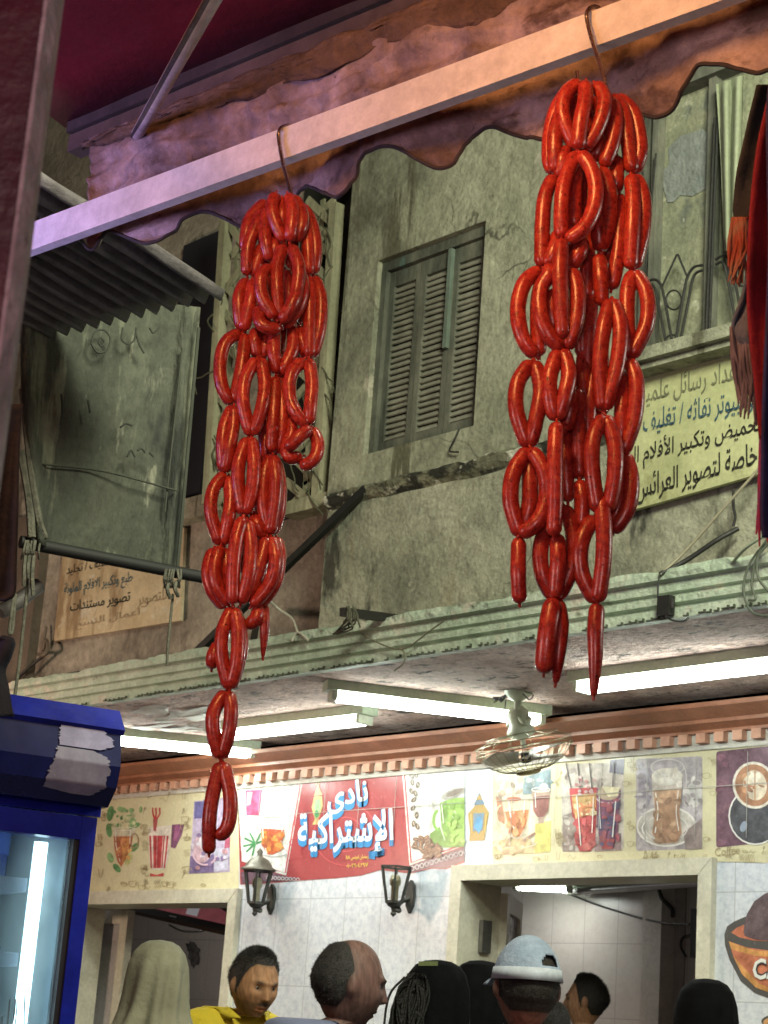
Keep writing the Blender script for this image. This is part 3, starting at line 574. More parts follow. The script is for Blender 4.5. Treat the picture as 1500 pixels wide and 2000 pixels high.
BLUE, WL = flat((.02, .22, .50)), flat((.78, .80, .82))
def bl(body, BL, BR, TL, nm, bold=.02):
    BL, BR, TL = (z3(*BL), z3(*BR), z3(*TL))
    for k, (dx, dy, mm, bo) in enumerate(((0, 11, BLUE, bold + .014), (0, 7, BLUE, bold + .014), (0, 3.5, BLUE, bold + .014), (0, 0, BLUE, bold + .014), (0, 0, WL, bold))):
        q = [Wp(a[0] + dx, a[1] + dy, 3 + k * .7) for a in (BL, BR, TL)]; lettering(arabic(body), *q, mm, nm, bn, bold=bo)
bl('نادى', (590, 400), (850, 345), (580, 215), 'large_lettering'); bl('الإشتراكية', (400, 665), (1010, 640), (398, 390), 'large_lettering')
YEL = flat((.75, .55, .10)); 
lettering('RA ' + arabic('رمضان ابونس'), Wp(*z3(705, 688), 3), Wp(*z3(850, 680), 3), Wp(*z3(706, 655), 3), YEL, 'small_lettering', bn, bold=.01)
lettering('٠١٠٠٢٩٠٤٢٩٧', Wp(*z3(707, 735), 3), Wp(*z3(846, 728), 3), Wp(*z3(707, 708), 3), YEL, 'phone_number', bn, bold=.01)
def joints(t, x0, x1, z0, z1):
    b = MB(); k = math.ceil(x0 / .27)
    while k * .27 < x1: b.box(k * .27 - YW % .27 * 0 - .0012, k * .27 + .0012, YW - .0115, YW - .0105, z0, z1); k += 1
    b.box(x0, x1, YW - .0116, YW - .0106, 2.64, 2.6425); b.build('tile_joints', mat('joint_line', (.42, .40, .36), 9, .6), t)
a, c = Wp(470, 1600), Wp(905, 1600); joints(bn, a.x, c.x, 2.45, 2.80)
# --- gold and blue lantern sticker
p = Pic(zf(880, 1420, 2.419)); GO = (.42, .27, .06)
p.P([(120, 365), (155, 362), (182, 405), (165, 500), (160, 535), (88, 538), (92, 500), (82, 410)], GO, 0); p.P([(108, 408), (160, 405), (150, 490), (105, 492)], (.10, .22, .34), 1); p.P([(122, 430), (142, 420), (150, 470), (132, 505), (112, 470)], (.02, .30, .62), 2)
p.P([(110, 370), (135, 310), (160, 365)], (.10, .20, .30), 1); p.P([(120, 345), (137, 318), (150, 343)], GO, 2); p.ring(140, 305, 10, 12, 4, (.7, .65, .5), 1)
for x in (96, 170): p.S([(x, 410), (x + (6 if x < 100 else -8), 500)], 6, (.60, .42, .12), 2)
tag(p.build('lantern_sticker', flat(GO), None, fix=False), 'gold and blue festive lantern printed on bare tiles beside the red banner', 'sticker')
# --- right cream panel with four pictures
pn = thing('menu_panel', 'long cream printed wall panel with four framed drink pictures over the right opening', 'menu panel', onY(1230, 1580, YW))
p = Pic(); p.P([(962, 1500), (1620, 1384), (1620, 1688), (1394, 1683), (1300, 1684), (962, 1692)], CREAM, 0); p.build('panel_sheet', flat(CREAM), pn, fix=False)
p = Pic(); doodles(p, [(1120, 1445, 1240, 1462), (1250, 1432, 1500, 1450), (1085, 1500, 1094, 1680), (1222, 1480, 1240, 1680), (1376, 1470, 1394, 1670), (970, 1672, 1240, 1684), (1250, 1668, 1390, 1676), (1420, 1660, 1500, 1676)], 74, 9, .95); p.build('line_drawings', flat(INK), pn, fix=False)
z4 = zf(880, 1420, 2.419)
def rr(x0, y0, x1, y1, dy=0, c=14):
    sl = (y1 - y0) * 0 + dy
    f = lambda x, y: (x, y + sl * (x - x0) / (x1 - x0))
    L = []
    for cx, cy, a in ((x1 - c, y0 + c, -90), (x1 - c, y1 - c, 0), (x0 + c, y1 - c, 90), (x0 + c, y0 + c, 180)):
        for t in range(5): L.append(f(cx + c * math.cos(R_(a + t * 22.5)), cy + c * math.sin(R_(a + t * 22.5))))
    return L
p = Pic(z4); p.P([(205, 235), (475, 190), (472, 590), (200, 604)], (.62, .58, .44), 1); p.P([(345, 240), (475, 195), (474, 310), (340, 320)], (.18, .26, .30), 2); p.P([(400, 460), (474, 440), (472, 588), (395, 595)], (.62, .56, .14), 2); p.P([(200, 540), (330, 520), (400, 560), (390, 596), (200, 604)], (.58, .42, .22), 2)
p.P([(215, 330), (260, 320), (255, 460), (225, 440)], (.50, .22, .12), 2); p.E(290, 290, 48, 50, (.72, .66, .55), 2); p.P([(240, 340), (380, 325), (362, 470), (330, 528), (292, 528), (262, 470)], (.60, .50, .36), 3); p.P([(258, 400), (370, 390), (355, 465), (325, 518), (298, 518), (272, 460)], (.55, .17, .05), 4); p.E(310, 335, 68, 18, (.70, .62, .48), 5); p.E(300, 340, 36, 10, (.50, .12, .06), 6); p.ring(240, 430, 26, 60, 7, (.66, .58, .42), 4, 90, 270)
p.P([(382, 300), (472, 292), (462, 400), (440, 430), (440, 455), (415, 455), (415, 430), (390, 400)], (.42, .30, .24), 3); p.P([(390, 330), (468, 322), (460, 395), (438, 425), (410, 425), (392, 395)], (.20, .05, .05), 4); p.ring(427, 296, 44, 10, 4, (.7, .66, .6), 5); p.S([(330, 545), (370, 520), (400, 500)], 12, (.30, .18, .14), 4, 8); p.ring(310, 545, 95, 26, 5, (.70, .62, .48), 3, 0, 180)
busy(p, 225, 250, 335, 330, [(.6, .5, .38), (.72, .66, .5), (.4, .3, .22)], 14, 1.4, 3); busy(p, 215, 535, 380, 590, [(.6, .45, .25), (.45, .3, .16), (.7, .62, .4)], 14, 2.4, 4); busy(p, 350, 250, 465, 285, [(.2, .3, .34), (.5, .55, .55)], 8, 2.4, 5); shine(p, [([(275, 350), (285, 430), (305, 500)], 5), ([(350, 345), (345, 420)], 4), ([(400, 310), (402, 380)], 4), ([(300, 400), (305, 440)], 7)], 7); busy(p, 275, 410, 350, 500, [(.62, .24, .08), (.45, .12, .04), (.7, .36, .15)], 16, 4.5, 6); p.build('amber_tea_picture', flat(CREAM), pn, fix=False)
p = Pic(z4); p.P(rr(525, 175, 818, 590, -8), (.52, .47, .42), 1); p.P([(755, 155), (820, 150), (818, 225), (750, 215)], (.04, .03, .10), 2); p.P([(530, 420), (580, 400), (590, 588), (530, 588)], (.22, .17, .16), 2); p.P([(680, 520), (806, 500), (806, 582), (680, 588)], (.25, .16, .18), 2)
p.P([(560, 290), (695, 285), (682, 560), (660, 588), (610, 588), (588, 540)], (.44, .02, .04), 3); p.P([(572, 320), (690, 310), (686, 380), (640, 420), (580, 400)], (.62, .30, .10), 4); p.E(625, 345, 40, 28, (.70, .45, .18), 5); p.E(600, 400, 20, 16, (.62, .2, .08), 5); p.P([(620, 430), (640, 430), (636, 560), (625, 560)], (.60, .08, .1), 5)
p.P([(690, 290), (805, 300), (790, 500), (765, 575), (715, 575), (692, 470)], (.14, .02, .10), 4); p.P([(694, 420), (790, 420), (775, 490), (700, 490)], (.05, .04, .16), 5); p.E(745, 312, 52, 34, (.42, .32, .22), 5); p.P([(715, 280), (800, 285), (790, 325), (745, 330)], (.70, .64, .42), 6); p.ring(745, 335, 55, 24, 5, (.6, .45, .45), 6, 0, 180); p.P([(705, 530), (775, 530), (765, 575), (715, 575)], (.42, .03, .05), 5)
for x0, x1 in ((545, 570), (600, 612), (655, 668), (772, 765)): p.S([(x0, 170), (x1, 290)], 5, (.08, .07, .07), 6)
for k in range(18): p.E(rnd.uniform(585, 680), rnd.uniform(235, 330), 9, 7, rnd.choice([(.4, .15, .16), (.66, .5, .5), (.5, .3, .3)]), 5 + k % 3, n=10)
busy(p, 535, 190, 745, 285, [(.5, .45, .4), (.62, .56, .5), (.35, .3, .28)], 18, 1.4, 13); busy(p, 535, 420, 585, 580, [(.3, .24, .22), (.5, .46, .42), (.15, .1, .1)], 14, 2.4, 14); busy(p, 590, 330, 680, 420, [(.7, .42, .16), (.6, .2, .08), (.75, .6, .35)], 20, 4.5, 15); busy(p, 600, 430, 670, 570, [(.5, .03, .05), (.36, .02, .04), (.6, .1, .1)], 18, 3.6, 16); busy(p, 700, 350, 790, 560, [(.12, .03, .1), (.05, .04, .16), (.3, .04, .08)], 22, 5.4, 17); shine(p, [([(595, 320), (605, 430), (615, 560)], 5), ([(675, 330), (668, 500)], 4), ([(702, 330), (708, 480)], 4), ([(780, 350), (765, 520)], 5)], 8); p.build('iced_drinks_picture', flat(CREAM), pn, fix=False)
p = Pic(z4); p.P(rr(876, 150, 1190, 586, -12), (.40, .35, .38), 1); p.P([(890, 200), (950, 190), (950, 330), (885, 340)], (.30, .26, .33), 2); p.E(1020, 470, 140, 95, (.55, .50, .46), 2); p.ring(1020, 470, 138, 92, 9, (.70, .67, .62), 3); p.ring(1020, 475, 100, 62, 5, (.66, .62, .58), 3); p.E(1150, 320, 40, 60, (.58, .55, .54), 2); p.P([(1100, 500), (1188, 430), (1188, 576), (1110, 580)], (.24, .18, .18), 2)
p.P([(950, 220), (1100, 215), (1090, 330), (1078, 400), (1095, 500), (1070, 550), (985, 555), (948, 505), (965, 400), (955, 330)], (.55, .47, .42), 4); p.P([(958, 300), (1090, 295), (1080, 400), (1092, 500), (1068, 545), (985, 550), (952, 500), (968, 400)], (.36, .19, .11), 5); p.P([(958, 300), (1090, 295), (1087, 330), (962, 335)], (.50, .30, .18), 6); p.E(1024, 235, 74, 42, (.68, .62, .55), 6); p.ring(1025, 190, 78, 38, 5, (.64, .6, .58), 7); p.ring(1100, 250, 14, 60, 5, (.6, .56, .54), 6, -90, 90)
p.P([(985, 420), (1000, 420), (1000, 530), (990, 530)], (.46, .28, .18), 6)
busy(p, 890, 180, 945, 420, [(.3, .26, .33), (.5, .46, .48), (.22, .18, .22)], 16, 1.6, 23); busy(p, 1105, 190, 1180, 420, [(.5, .46, .46), (.3, .26, .28), (.62, .58, .56)], 16, 1.6, 24); busy(p, 965, 330, 1075, 540, [(.4, .22, .13), (.3, .15, .09), (.5, .32, .2)], 30, 5.6, 25); busy(p, 965, 210, 1085, 270, [(.7, .64, .58), (.6, .53, .46)], 12, 6.3, 26); shine(p, [([(968, 310), (980, 400), (966, 500)], 5), ([(1076, 300), (1066, 400), (1078, 490)], 4), ([(930, 430), (905, 480), (930, 530)], 5)], 8); p.build('milk_coffee_picture', flat(CREAM), pn, fix=False)
p = Pic(z4); p.P(rr(1255, 115, 1640, 570, -40), (.10, .025, .07), 1); p.E(1440, 420, 125, 135, (.02, .025, .05), 2, -12); p.ring(1440, 420, 124, 134, 7, (.72, .70, .66), 3); p.E(1435, 275, 102, 112, (.72, .66, .58), 4, -15); p.E(1435, 275, 90, 100, (.34, .14, .07), 5, -15)
p.E(1438, 275, 56, 72, (.62, .52, .40), 6, -10); p.P([(1438, 270), (1410, 235), (1420, 210), (1438, 225), (1456, 210), (1466, 235)], (.74, .68, .58), 7); p.S([(1438, 200), (1438, 345)], 6, (.40, .2, .1), 8); p.E(1385, 470, 16, 26, (.25, .3, .4), 4, 20)
busy(p, 1270, 140, 1330, 560, [(.12, .03, .08), (.08, .02, .06), (.16, .05, .1)], 18, 1.4, 63); busy(p, 1375, 215, 1495, 340, [(.36, .15, .08), (.42, .2, .1), (.3, .12, .06)], 20, 5.3, 64); p.build('latte_picture', flat(CREAM), pn, fix=False); joints(pn, Wp(965, 1600).x, Wp(1560, 1600).x, 2.42, 2.78)
lettering('Coffee', Wp(*z4(1250, 612), 1), Wp(*z4(1368, 600), 1), Wp(*z4(1250, 572), 1), flat(INK), 'script_lettering', pn)
# --- cup emblem on the wall at the right edge
p = Pic(zf(1100, 1660, 3.75)); cx = 1640; mir = lambda L: L + [(2 * cx - x, y) for x, y in L[::-1]]
DK = (.035, .035, .045); OR = (.52, .13, .06)
p.P(mir([(1330, 490), (1250, 525), (1200, 560), (1180, 620), (1185, 700), (1220, 810), (1300, 960), (1400, 1045), (1520, 1092)]), DK, 0); 
p.P(mir([(1340, 540), (1270, 570), (1230, 605), (1290, 640), (1400, 665), (1520, 670)]), OR, 1); p.P(mir([(1520, 668), (1400, 655), (1330, 630), (1320, 600), (1330, 520), (1345, 470), (1400, 375), (1480, 318), (1560, 290)]), (.075, .035, .06), 2)
p.P(mir([(1530, 740), (1350, 715), (1215, 670), (1240, 760), (1310, 905), (1410, 1005), (1520, 1045)]), OR, 1); p.P([(1213, 668), (1290, 700), (1400, 735), (1530, 745), (1640, 747), (1640, 788), (1530, 785), (1400, 775), (1270, 740), (1228, 720)], (.62, .27, .06), 2); p.P([(1240, 770), (1310, 910), (1410, 1008), (1520, 1048), (1640, 1055), (1640, 1022), (1520, 1015), (1430, 975), (1340, 880)], (.62, .27, .06), 2)
p.E(1640, 1255, 190, 62, DK, 0); p.E(1640, 1262, 176, 50, (.62, .30, .1), 1)
em = thing('cup_emblem', 'orange coffee cup emblem painted on pale tiles at the right edge of the wall', 'emblem', onY(1500, 1850, YW)); p.build('cup_drawing', flat(OR), em, fix=False)
z7 = zf(1100, 1660, 3.75)
for bo, mm, l in ((.06, flat(DK), 3), (.02, flat(WHITE), 4)): lettering('CA', Wp(*z7(1390, 955), l), Wp(*z7(1600, 940), l), Wp(*z7(1390, 800), l), mm, 'emblem_lettering', em, bold=bo)

# --- hand painted boards
def board(name, label, px, Y, m):
    t = thing(name, label, 'sign', onY(*px[0], Y)); b = MB(); b.prism([onY(x, y, Y) for x, y in px], (0, .02, 0)); b.build('board', m, t); return t
sg = board('painted_sign', 'yellow-green hand painted Arabic sign below the iron grille', [(1215, 1002), (1560, 903), (1575, 632), (1232, 737)], YU - .03,
           mat('yellow_sign_paint', [(.39, .41, .21), (.54, .55, .31)], 2.4, .55, .15, 30, spots=((.30, .30, .15), 4, .62, (1, 1, 1)), spots2=((.33, .27, .10), 3, .66, (1, 1, .3))))
def line(body, BL, BR, TL, m, t, Y, bold=.008): lettering(arabic(body), onY(*BL, Y), onY(*BR, Y), onY(*TL, Y), m, 'painted_lettering', t, bold=bold)
Yt = YU - .032; GREY = mat('faded_grey_lettering', [(.13, .14, .09), (.2, .2, .12)], 20, .6); BLU = mat('blue_lettering', [(.03, .08, .13), (.07, .13, .15)], 20, .6); BLK = mat('black_lettering', [(.012, .013, .012), (.035, .035, .025)], 20, .6)
line('مركز اعداد رسائل علمية', (1250, 800), (1500, 738), (1252, 748), GREY, sg, Yt, 0); line('كومبيوتر نفاثه / تغليف / تجليد', (1184, 872), (1486, 803), (1186, 820), BLU, sg, Yt, .006)
line('تحميض وتكبير الأفلام الملونة', (1184, 935), (1486, 858), (1186, 880), BLK, sg, Yt); line('خاصة لتصوير العرائس', (1243, 988), (1480, 920), (1244, 930), BLK, sg, Yt, .012)
sl = board('painted_sign', 'peeling cream hand painted Arabic sign half hidden below the hanging tarp', [(105, 1252), (352, 1212), (360, 1030), (124, 1066)], YR - .03,
           mat('cream_sign_paint', [(.46, .36, .22), (.60, .50, .34)], 3, .6, .2, 30, spots=((.30, .21, .12), 4, .58, (1, 1, .25)), spots2=((.62, .56, .44), 5, .6, (1, 1, 1))))
Yt = YR - .032
line('تغليف / تجليد', (130, 1126), (214, 1108), (131, 1104), BLK, sl, Yt, 0); line('طبع وتكبير الافلام الملونة', (125, 1170), (258, 1146), (126, 1140), BLU, sl, Yt, .004); line('تصوير مستندات', (137, 1200), (254, 1180), (138, 1174), BLK, sl, Yt, .006); line('للتصوير', (268, 1190), (325, 1178), (269, 1158), mat('ghost_lettering', (.36, .27, .17), 9, .7), sl, Yt, 0); line('اعمال النسخ', (145, 1232), (272, 1208), (146, 1212), mat('ghost_lettering', (.36, .27, .17), 9, .7), sl, Yt, 0)

# --- fluorescent fittings
M_tube = mat('lit_tube', (.9, .95, .92), 5, .4, emit=((.90, 1, .93), 35)); M_fit = mat('pale_green_fitting', [(.42, .50, .36), (.5, .57, .43)], 8, .5); M_sock = mat('socket_plastic', (.55, .58, .46), 8, .5)
def tube_light(label, a, b, zc, ntubes=2, tm=M_tube, bw=.10, gap=.062, z0=3.028, r=.0165):
    a = Vector(a); b = Vector(b); d = (b - a).normalized(); n = Vector((-d.y, d.x, 0)).normalized()
    t = thing('tube_light', label, 'light', (a + b) / 2, 'fluorescent lights of the cafe'); m = MB(); o = a - d * .05 - n * bw / 2; o.z = zc + .025
    m.obox(o, d * ((b - a).length + .1), n * bw, (0, 0, z0 - zc - .027)); bevel(m.build('body', M_fit, t), .004)
    for k in range(ntubes):
        off = n * (gap * (k - (ntubes - 1) / 2)); m = MB(); m.tube([a + off + d * .012, b + off - d * .012], r, 14); m.build('tube', tm, t, True)
    for q, s in ((a, -1), (b, 1)):
        m = MB(); c = q + d * .012 * s; m.obox(c - d * .012 - n * (bw * .45) + Vector((0, 0, -.018)), d * .024, n * bw * .9, (0, 0, .041)); bevel(m.build('socket', M_sock, t), .003)
    return t
ZT = 2.955
tube_light('lit double tube light running towards the wall beside the blue fridge', onZ(215, 1447, ZT), onZ(488, 1474, ZT), ZT)
tube_light('lit double tube light behind the lowest sausages, parallel to the wall', onZ(425, 1440, ZT), onZ(708, 1408, ZT), ZT)
tube_light('lit tube light pointing at the ceiling fan', onZ(655, 1362, ZT), onZ(1050, 1408, ZT), ZT)
tube_light('lit double tube light at the right edge of the veranda ceiling', onZ(1140, 1345, ZT), onZ(1540, 1297, ZT), ZT)
# veranda lights also shine through these lamp-sized sources so that the tubes are sampled cleanly
for (a, b) in (((215, 1447), (488, 1474)), ((425, 1440), (708, 1408)), ((655, 1362), (1050, 1408)), ((1140, 1345), (1540, 1297))):
    A, Bq = onZ(*a, ZT), onZ(*b, ZT); l = bpy.data.lights.new('tube_glow', 'AREA'); l.shape = 'RECTANGLE'; l.size = (Bq - A).length; l.size_y = .06; l.energy = 6.8; l.color = (.93, 1, .96)
    o = bpy.data.objects.new('tube_glow', l); COL.objects.link(o); c = (A + Bq) / 2; o.location = (c.x, c.y, ZT - .03); d = Bq - A; o.rotation_euler = (0, 0, math.atan2(d.y, d.x))
za = onZ(1012, 1733, 2.50); zb_ = onZ(1108, 1737, 2.50)
tube_light('short lit tube light on the dim back room ceiling behind the right opening', za, zb_, 2.50, 2, M_tube, .1, .06, 2.618)
A = onZ(1120, 1742, 2.5); Bq = onZ(1400, 1722, 2.5); tube_light('unlit tube light on the back room ceiling behind the right opening', A, Bq, 2.50, 2, mat('unlit_tube', (.35, .33, .34), 6, .3), .1, .06, 2.618)
area('back_room_glow', ((za + zb_) / 2 - Vector((0, 0, .03)))[:], ((za + zb_) / 2 - Vector((0, 0, 2)))[:], .5, 3, (1, .96, .92), .1)
area('left_room_fill', (-9.2, 7.8, 2.5), (-9.8, 8.2, 0), .5, 5, (1, .93, .86), .1)  # added fill to lift the left room, no visible lamp
point('left_room_fill_point', (-10.6, 7.6, 2.3), 22, (1, .95, .9), .1)  # added to brighten the left room's back wall
point('back_room_fill_point', (-6.6, 7.9, 2.3), 2, (1, .94, .88), .1)  # added to brighten the back room beyond its tube light
# --- ceiling fan
mt = onZ(1012, 1350, 3.028); dm = (ROT.transposed() @ (mt - EYE)).z
fc = at(1024, 1462, dm - .03); axd = (ROT @ Vector((.17, .95, -.20))).normalized(); hb = fc - axd * .10
fan = thing('ceiling_fan', 'small orbit fan with round wire cage hanging from the veranda ceiling', 'fan', mt); MF = mat('fan_cream_paint', [(.46, .52, .36), (.56, .6, .46)], 9, .4)
MB().lathe([(.062, 0), (.06, -.012), (.035, -.035), (.02, -.045)], mt).build('ceiling_plate', MF, fan, True)
m = MB(); m.tube([mt - Vector((0, 0, .02)), mt - Vector((0, 0, .13))], .016, 10); m.tube(spline([mt - Vector((0, 0, .10)), mt + Vector((-.05, .0, -.15)), hb + Vector((-.055, 0, .03)), hb + Vector((-.05, 0, -.01))], 12), .010, 8); m.tube(spline([mt - Vector((0, 0, .10)), mt + Vector((.05, 0, -.15)), hb + Vector((.055, 0, .03)), hb + Vector((.05, 0, -.01))], 12), .010, 8)
m.build('yoke', MF, fan, True)
MB().lathe([(.0, -.09), (.03, -.085), (.048, -.06), (.05, .0), (.062, .02), (.062, .04), (.03, .055), (.012, .06), (.012, .10)], hb, axd).build('motor', MF, fan, True)
m = MB(); RC = .215; x = axd.orthogonal().normalized(); y = axd.cross(x)
for rad, h in ((RC, .02), (RC, .032), (RC * .99, -.005), (.16, .085), (.085, .115), (.16, -.035)): m.torus(fc + axd * (h - .02), axd, rad, .0022, 40, 5)
for k in range(30):
    a = 2 * math.pi * k / 30; e = x * math.cos(a) + y * math.sin(a)
    m.tube(spline([fc + e * .05 + axd * .10, fc + e * .11 + axd * .09, fc + e * .18 + axd * .045, fc + e * RC + axd * .0], 8), .0014, 4); 
    if k % 2 == 0: m.tube(spline([fc + e * RC, fc + e * .19 - axd * .035, fc + e * .10 - axd * .06, fc + e * .05 - axd * .06], 8), .0014, 4)
m.build('wire_cage', mat('brass_wire', (.30, .27, .18), 12, .4, metal=.6), fan)
m = MB(); m.lathe([(.0, .118), (.04, .115), (.055, .108), (.055, .098), (.0, .096)], fc, axd); m.build('hub_cap', mat('gold_cap', (.36, .30, .14), 12, .35, metal=.5), fan, True)
for k in range(3):
    rows = []
    for i in range(7):
        rr_ = .03 + .155 * i / 6; row = []
        for j in range(7):
            a = 2 * math.pi * k / 3 + (j / 6 - .5) * (1.0 + .5 * i / 6); e = x * math.cos(a) + y * math.sin(a); row.append(fc + e * rr_ + axd * (.03 + .022 * (j / 6 - .5) * 2))
        rows.append(row)
    bl_ = MB().grid(rows).build('blade', mat('smoky_fan_blade', (.42, .40, .36), 9, .35), fan, True); s = bl_.modifiers.new('s', 'SOLIDIFY'); s.thickness = .002
MB().lathe([(.022, .02), (.022, .06), (.012, .064)], fc, axd, 16).build('blade_hub', M_black, fan, True)
m = MB()
for k in range(7): m.tube(spline([mt + Vector((-.05, -.02, -.01)), mt + Vector((-.07 - .02 * rnd.random(), -.02, -.015 - .03 * rnd.random())), mt + Vector((-.09 - .04 * rnd.random(), -.03, .0 - .05 * rnd.random()))], 8), .003, 5)
m.tube(spline([mt + Vector((.05, -.02, -.02)), mt + Vector((.09, -.02, -.05)), mt + Vector((.11, -.02, -.03)), mt + Vector((.06, -.02, -.01))], 10), .003, 5); m.tube(spline([mt + Vector((-.05, -.02, -.01)), mt + Vector((-.055, -.02, -.1)), hb + Vector((-.06, -.02, .02))], 10), .0025, 5)
m.build('wire_tangle', M_black, fan)
# --- wall lanterns
def lantern(label, cxp, cyp, plate, cap):
    c = onY(cxp, cyp, YW - .13); t = thing('wall_lantern', label, 'lantern', onY(*plate, YW), 'wall lanterns beside the banner')
    ML = mat('lantern_black_iron', [(.02, .02, .018), (.05, .048, .04)], 14, .5, .2); hz, wt, wb = .165, .078, .042; n = 6
    ring = lambda r, z: [c + Vector((r * math.cos(2 * math.pi * (k + .25) / n), r * math.sin(2 * math.pi * (k + .25) / n), z)) for k in range(n)]
    top, bot = ring(wt, hz / 2), ring(wb, -hz / 2); m = MB()
    for k in range(n): m.bar(bot[k], top[k], .010); m.bar(top[k], top[(k + 1) % n], .010); m.bar(bot[k], bot[(k + 1) % n], .012)
    m.lathe([(wb, -hz / 2 - .003), (wb * .7, -hz / 2 - .02), (.014, -hz / 2 - .028), (.010, -hz / 2 - .045), (.016, -hz / 2 - .055), (.006, -hz / 2 - .066), (.0, -hz / 2 - .07)], c, n=12); m.build('cage', ML, t)
    m = MB(); g1, g2 = ring(wt * .93, hz / 2 - .006), ring(wb * .93, -hz / 2 + .006); m.grid([g2, g1], None, True); m.build('glass_panes', glass('lantern_glass', (.93, .95, .95)), t)
    MB().lathe([(.018, -hz / 2), (.018, -.01), (.026, .0), (.028, .02), (.02, .045), (.0, .05)], c, n=12).build('bulb', mat('old_bulb', (.52, .46, .30), 9, .4), t, True)
    if cap:
        MB().lathe([(.094, hz / 2 + .002), (.094, hz / 2 + .010), (.072, hz / 2 + .022), (.070, hz / 2 + .03), (.050, hz / 2 + .058), (.02, hz / 2 + .072), (.012, hz / 2 + .085), (.017, hz / 2 + .098), (.007, hz / 2 + .112), (.0, hz / 2 + .118)], c, n=12).build('cap', mat('lantern_bronze_cap', [(.09, .08, .06), (.17, .15, .12)], 12, .45, metal=.3), t, True)
    pl = onY(*plate, YW); m = MB(); L = [(0, .075), (.022, .05), (.028, 0), (.022, -.05), (0, -.085), (-.022, -.05), (-.028, 0), (-.022, .05)]; m.prism([pl + Vector((a, -.02, b)) for a, b in L], (0, .019, 0))
    m.tube(spline([pl + Vector((0, -.015, -.01)), pl + Vector((-.03, -.06, -.045)), Vector((c.x + .02, c.y + .02, c.z - hz / 2 - .04)), c + Vector((0, 0, -hz / 2 - .03))], 14), .011, 8); bevel(m.build('bracket', ML, t), .003)
lantern('black iron wall lantern with domed bronze cap left of the red banner lettering', 502, 1732, (533, 1755), True)
lantern('black iron wall lantern without its cap under the right corner of the red banner', 772, 1728, (805, 1750), False)

# --- back rooms: television, shelf, machine, speaker, stain, notice
tv = thing('television', 'black flat television hung high inside the left opening showing a reddish picture', 'television', onY(350, 1790, 7.0))
q = [onY(232, 1772, 7.0), onY(452, 1822, 6.98), onY(470, 1740, 7.12), onY(250, 1700, 7.14)]
nrm = (q[1] - q[0]).cross(q[3] - q[0]).normalized(); nrm = nrm if nrm.dot(EYE - q[0]) > 0 else -nrm
MB().prism(q, -nrm * .05).build('casing', mat('tv_black', (.012, .012, .013), 9, .3), tv)
u = (q[1] - q[0]); v = (q[3] - q[0]); scr = [q[0] + u * .05 + v * .16, q[0] + u * .96 + v * .16, q[0] + u * .96 + v * .95, q[0] + u * .05 + v * .95]
MB().poly([a + nrm * .002 for a in scr]).build('screen', mat('tv_picture', [(.02, .012, .015), (.16, .045, .05), (.30, .10, .10)], 7, .3, emit=((.13, .035, .04), .8), lo=.4, hi=.62), tv)
m = MB(); m.poly([q[0] + u * .60 + v * .2 + nrm * .004, q[0] + u * .70 + v * .2 + nrm * .004, q[0] + u * .72 + v * .6 + nrm * .004, q[0] + u * .62 + v * .6 + nrm * .004]); m.build('screen_figure', flat((.40, .38, .40), .4, .4), tv)
MB().bar(q[0] + u * .47 + v * .07 + nrm * .003, q[0] + u * .53 + v * .07 + nrm * .003, .008).build('maker_plate', flat((.4, .4, .4)), tv)
tag(MB().tube(spline([onY(330, 1806, 7.1), onY(355, 1818, 7.15), onY(390, 1819, 7.15), onY(410, 1812, 7.1)], 14), .006, 6).build('cable', M_black, None), 'black cable sagging under the television', 'cable')
r = random.Random(2); L = [(362, 1848), (370, 1838), (382, 1843), (392, 1858), (390, 1880), (380, 1892), (372, 1886), (368, 1868)]
MB().poly([onY(x + r.uniform(-3, 3), y + r.uniform(-3, 3), 8.995) for x, y in [(a + (c - a) * t, b + (d - b) * t) for (a, b), (c, d) in zip(L, L[1:] + L[:1]) for t in (0, .33, .66)]]).build('soot_stain', mat('soot', [(.03, .03, .03), (.12, .11, .10)], 20, .9), B)
m = MB(); P0 = onY(238, 1896, 8.0); P1 = onY(268, 1896, 8.0); m.box(P0.x - .5, P1.x, 7.9, 8.3, P0.z, P0.z + .09); m.box(P0.x - .5, P1.x, 7.92, 8.28, P0.z - .42, P0.z - .34)
for xx in (P0.x - .5, P1.x - .04): m.box(xx, xx + .04, 7.94, 7.98, fz, P0.z - .421); m.box(xx, xx + .04, 8.22, 8.26, fz, P0.z - .421); m.box(xx, xx + .04, 8.22, 8.26, P0.z - .339, P0.z - .001)
tag(bevel(m.build('shelf', mat('orange_shelf_paint', (.55, .17, .03), 8, .5), None), .004), 'orange painted shelf unit inside the left opening', 'shelf')
mc = thing('coffee_machine', 'dark coffee machine on the orange shelf behind the veiled person', 'coffee machine', (P0.x, 8.05, P0.z - .339)); m = MB(); m.box(P1.x - .36, P1.x - .02, 7.95, 8.2, P0.z - .338, P0.z - .09); bevel(m.build('body', M_black, mc), .02)
m = MB(); m.lathe([(.05, 0), (.055, .04), (.05, .08)], (P1.x - .1, 7.93, P0.z - .26), n=14); m.build('dial', mat('grey_metal', (.25, .24, .22), 20, .4, metal=.8), mc); m = MB(); m.lathe([(.03, 0), (.03, .05)], (P1.x - .25, 7.93, P0.z - .25), n=14); m.build('dial', mat('grey_metal', (.25, .24, .22), 20, .4, metal=.8), mc)
nt_ = thing('notice_panel', 'grey notice with a round white arrow mark on the door leaf beside the fridge', 'notice', onY(172, 1910, 6.735)); Yn = 6.737
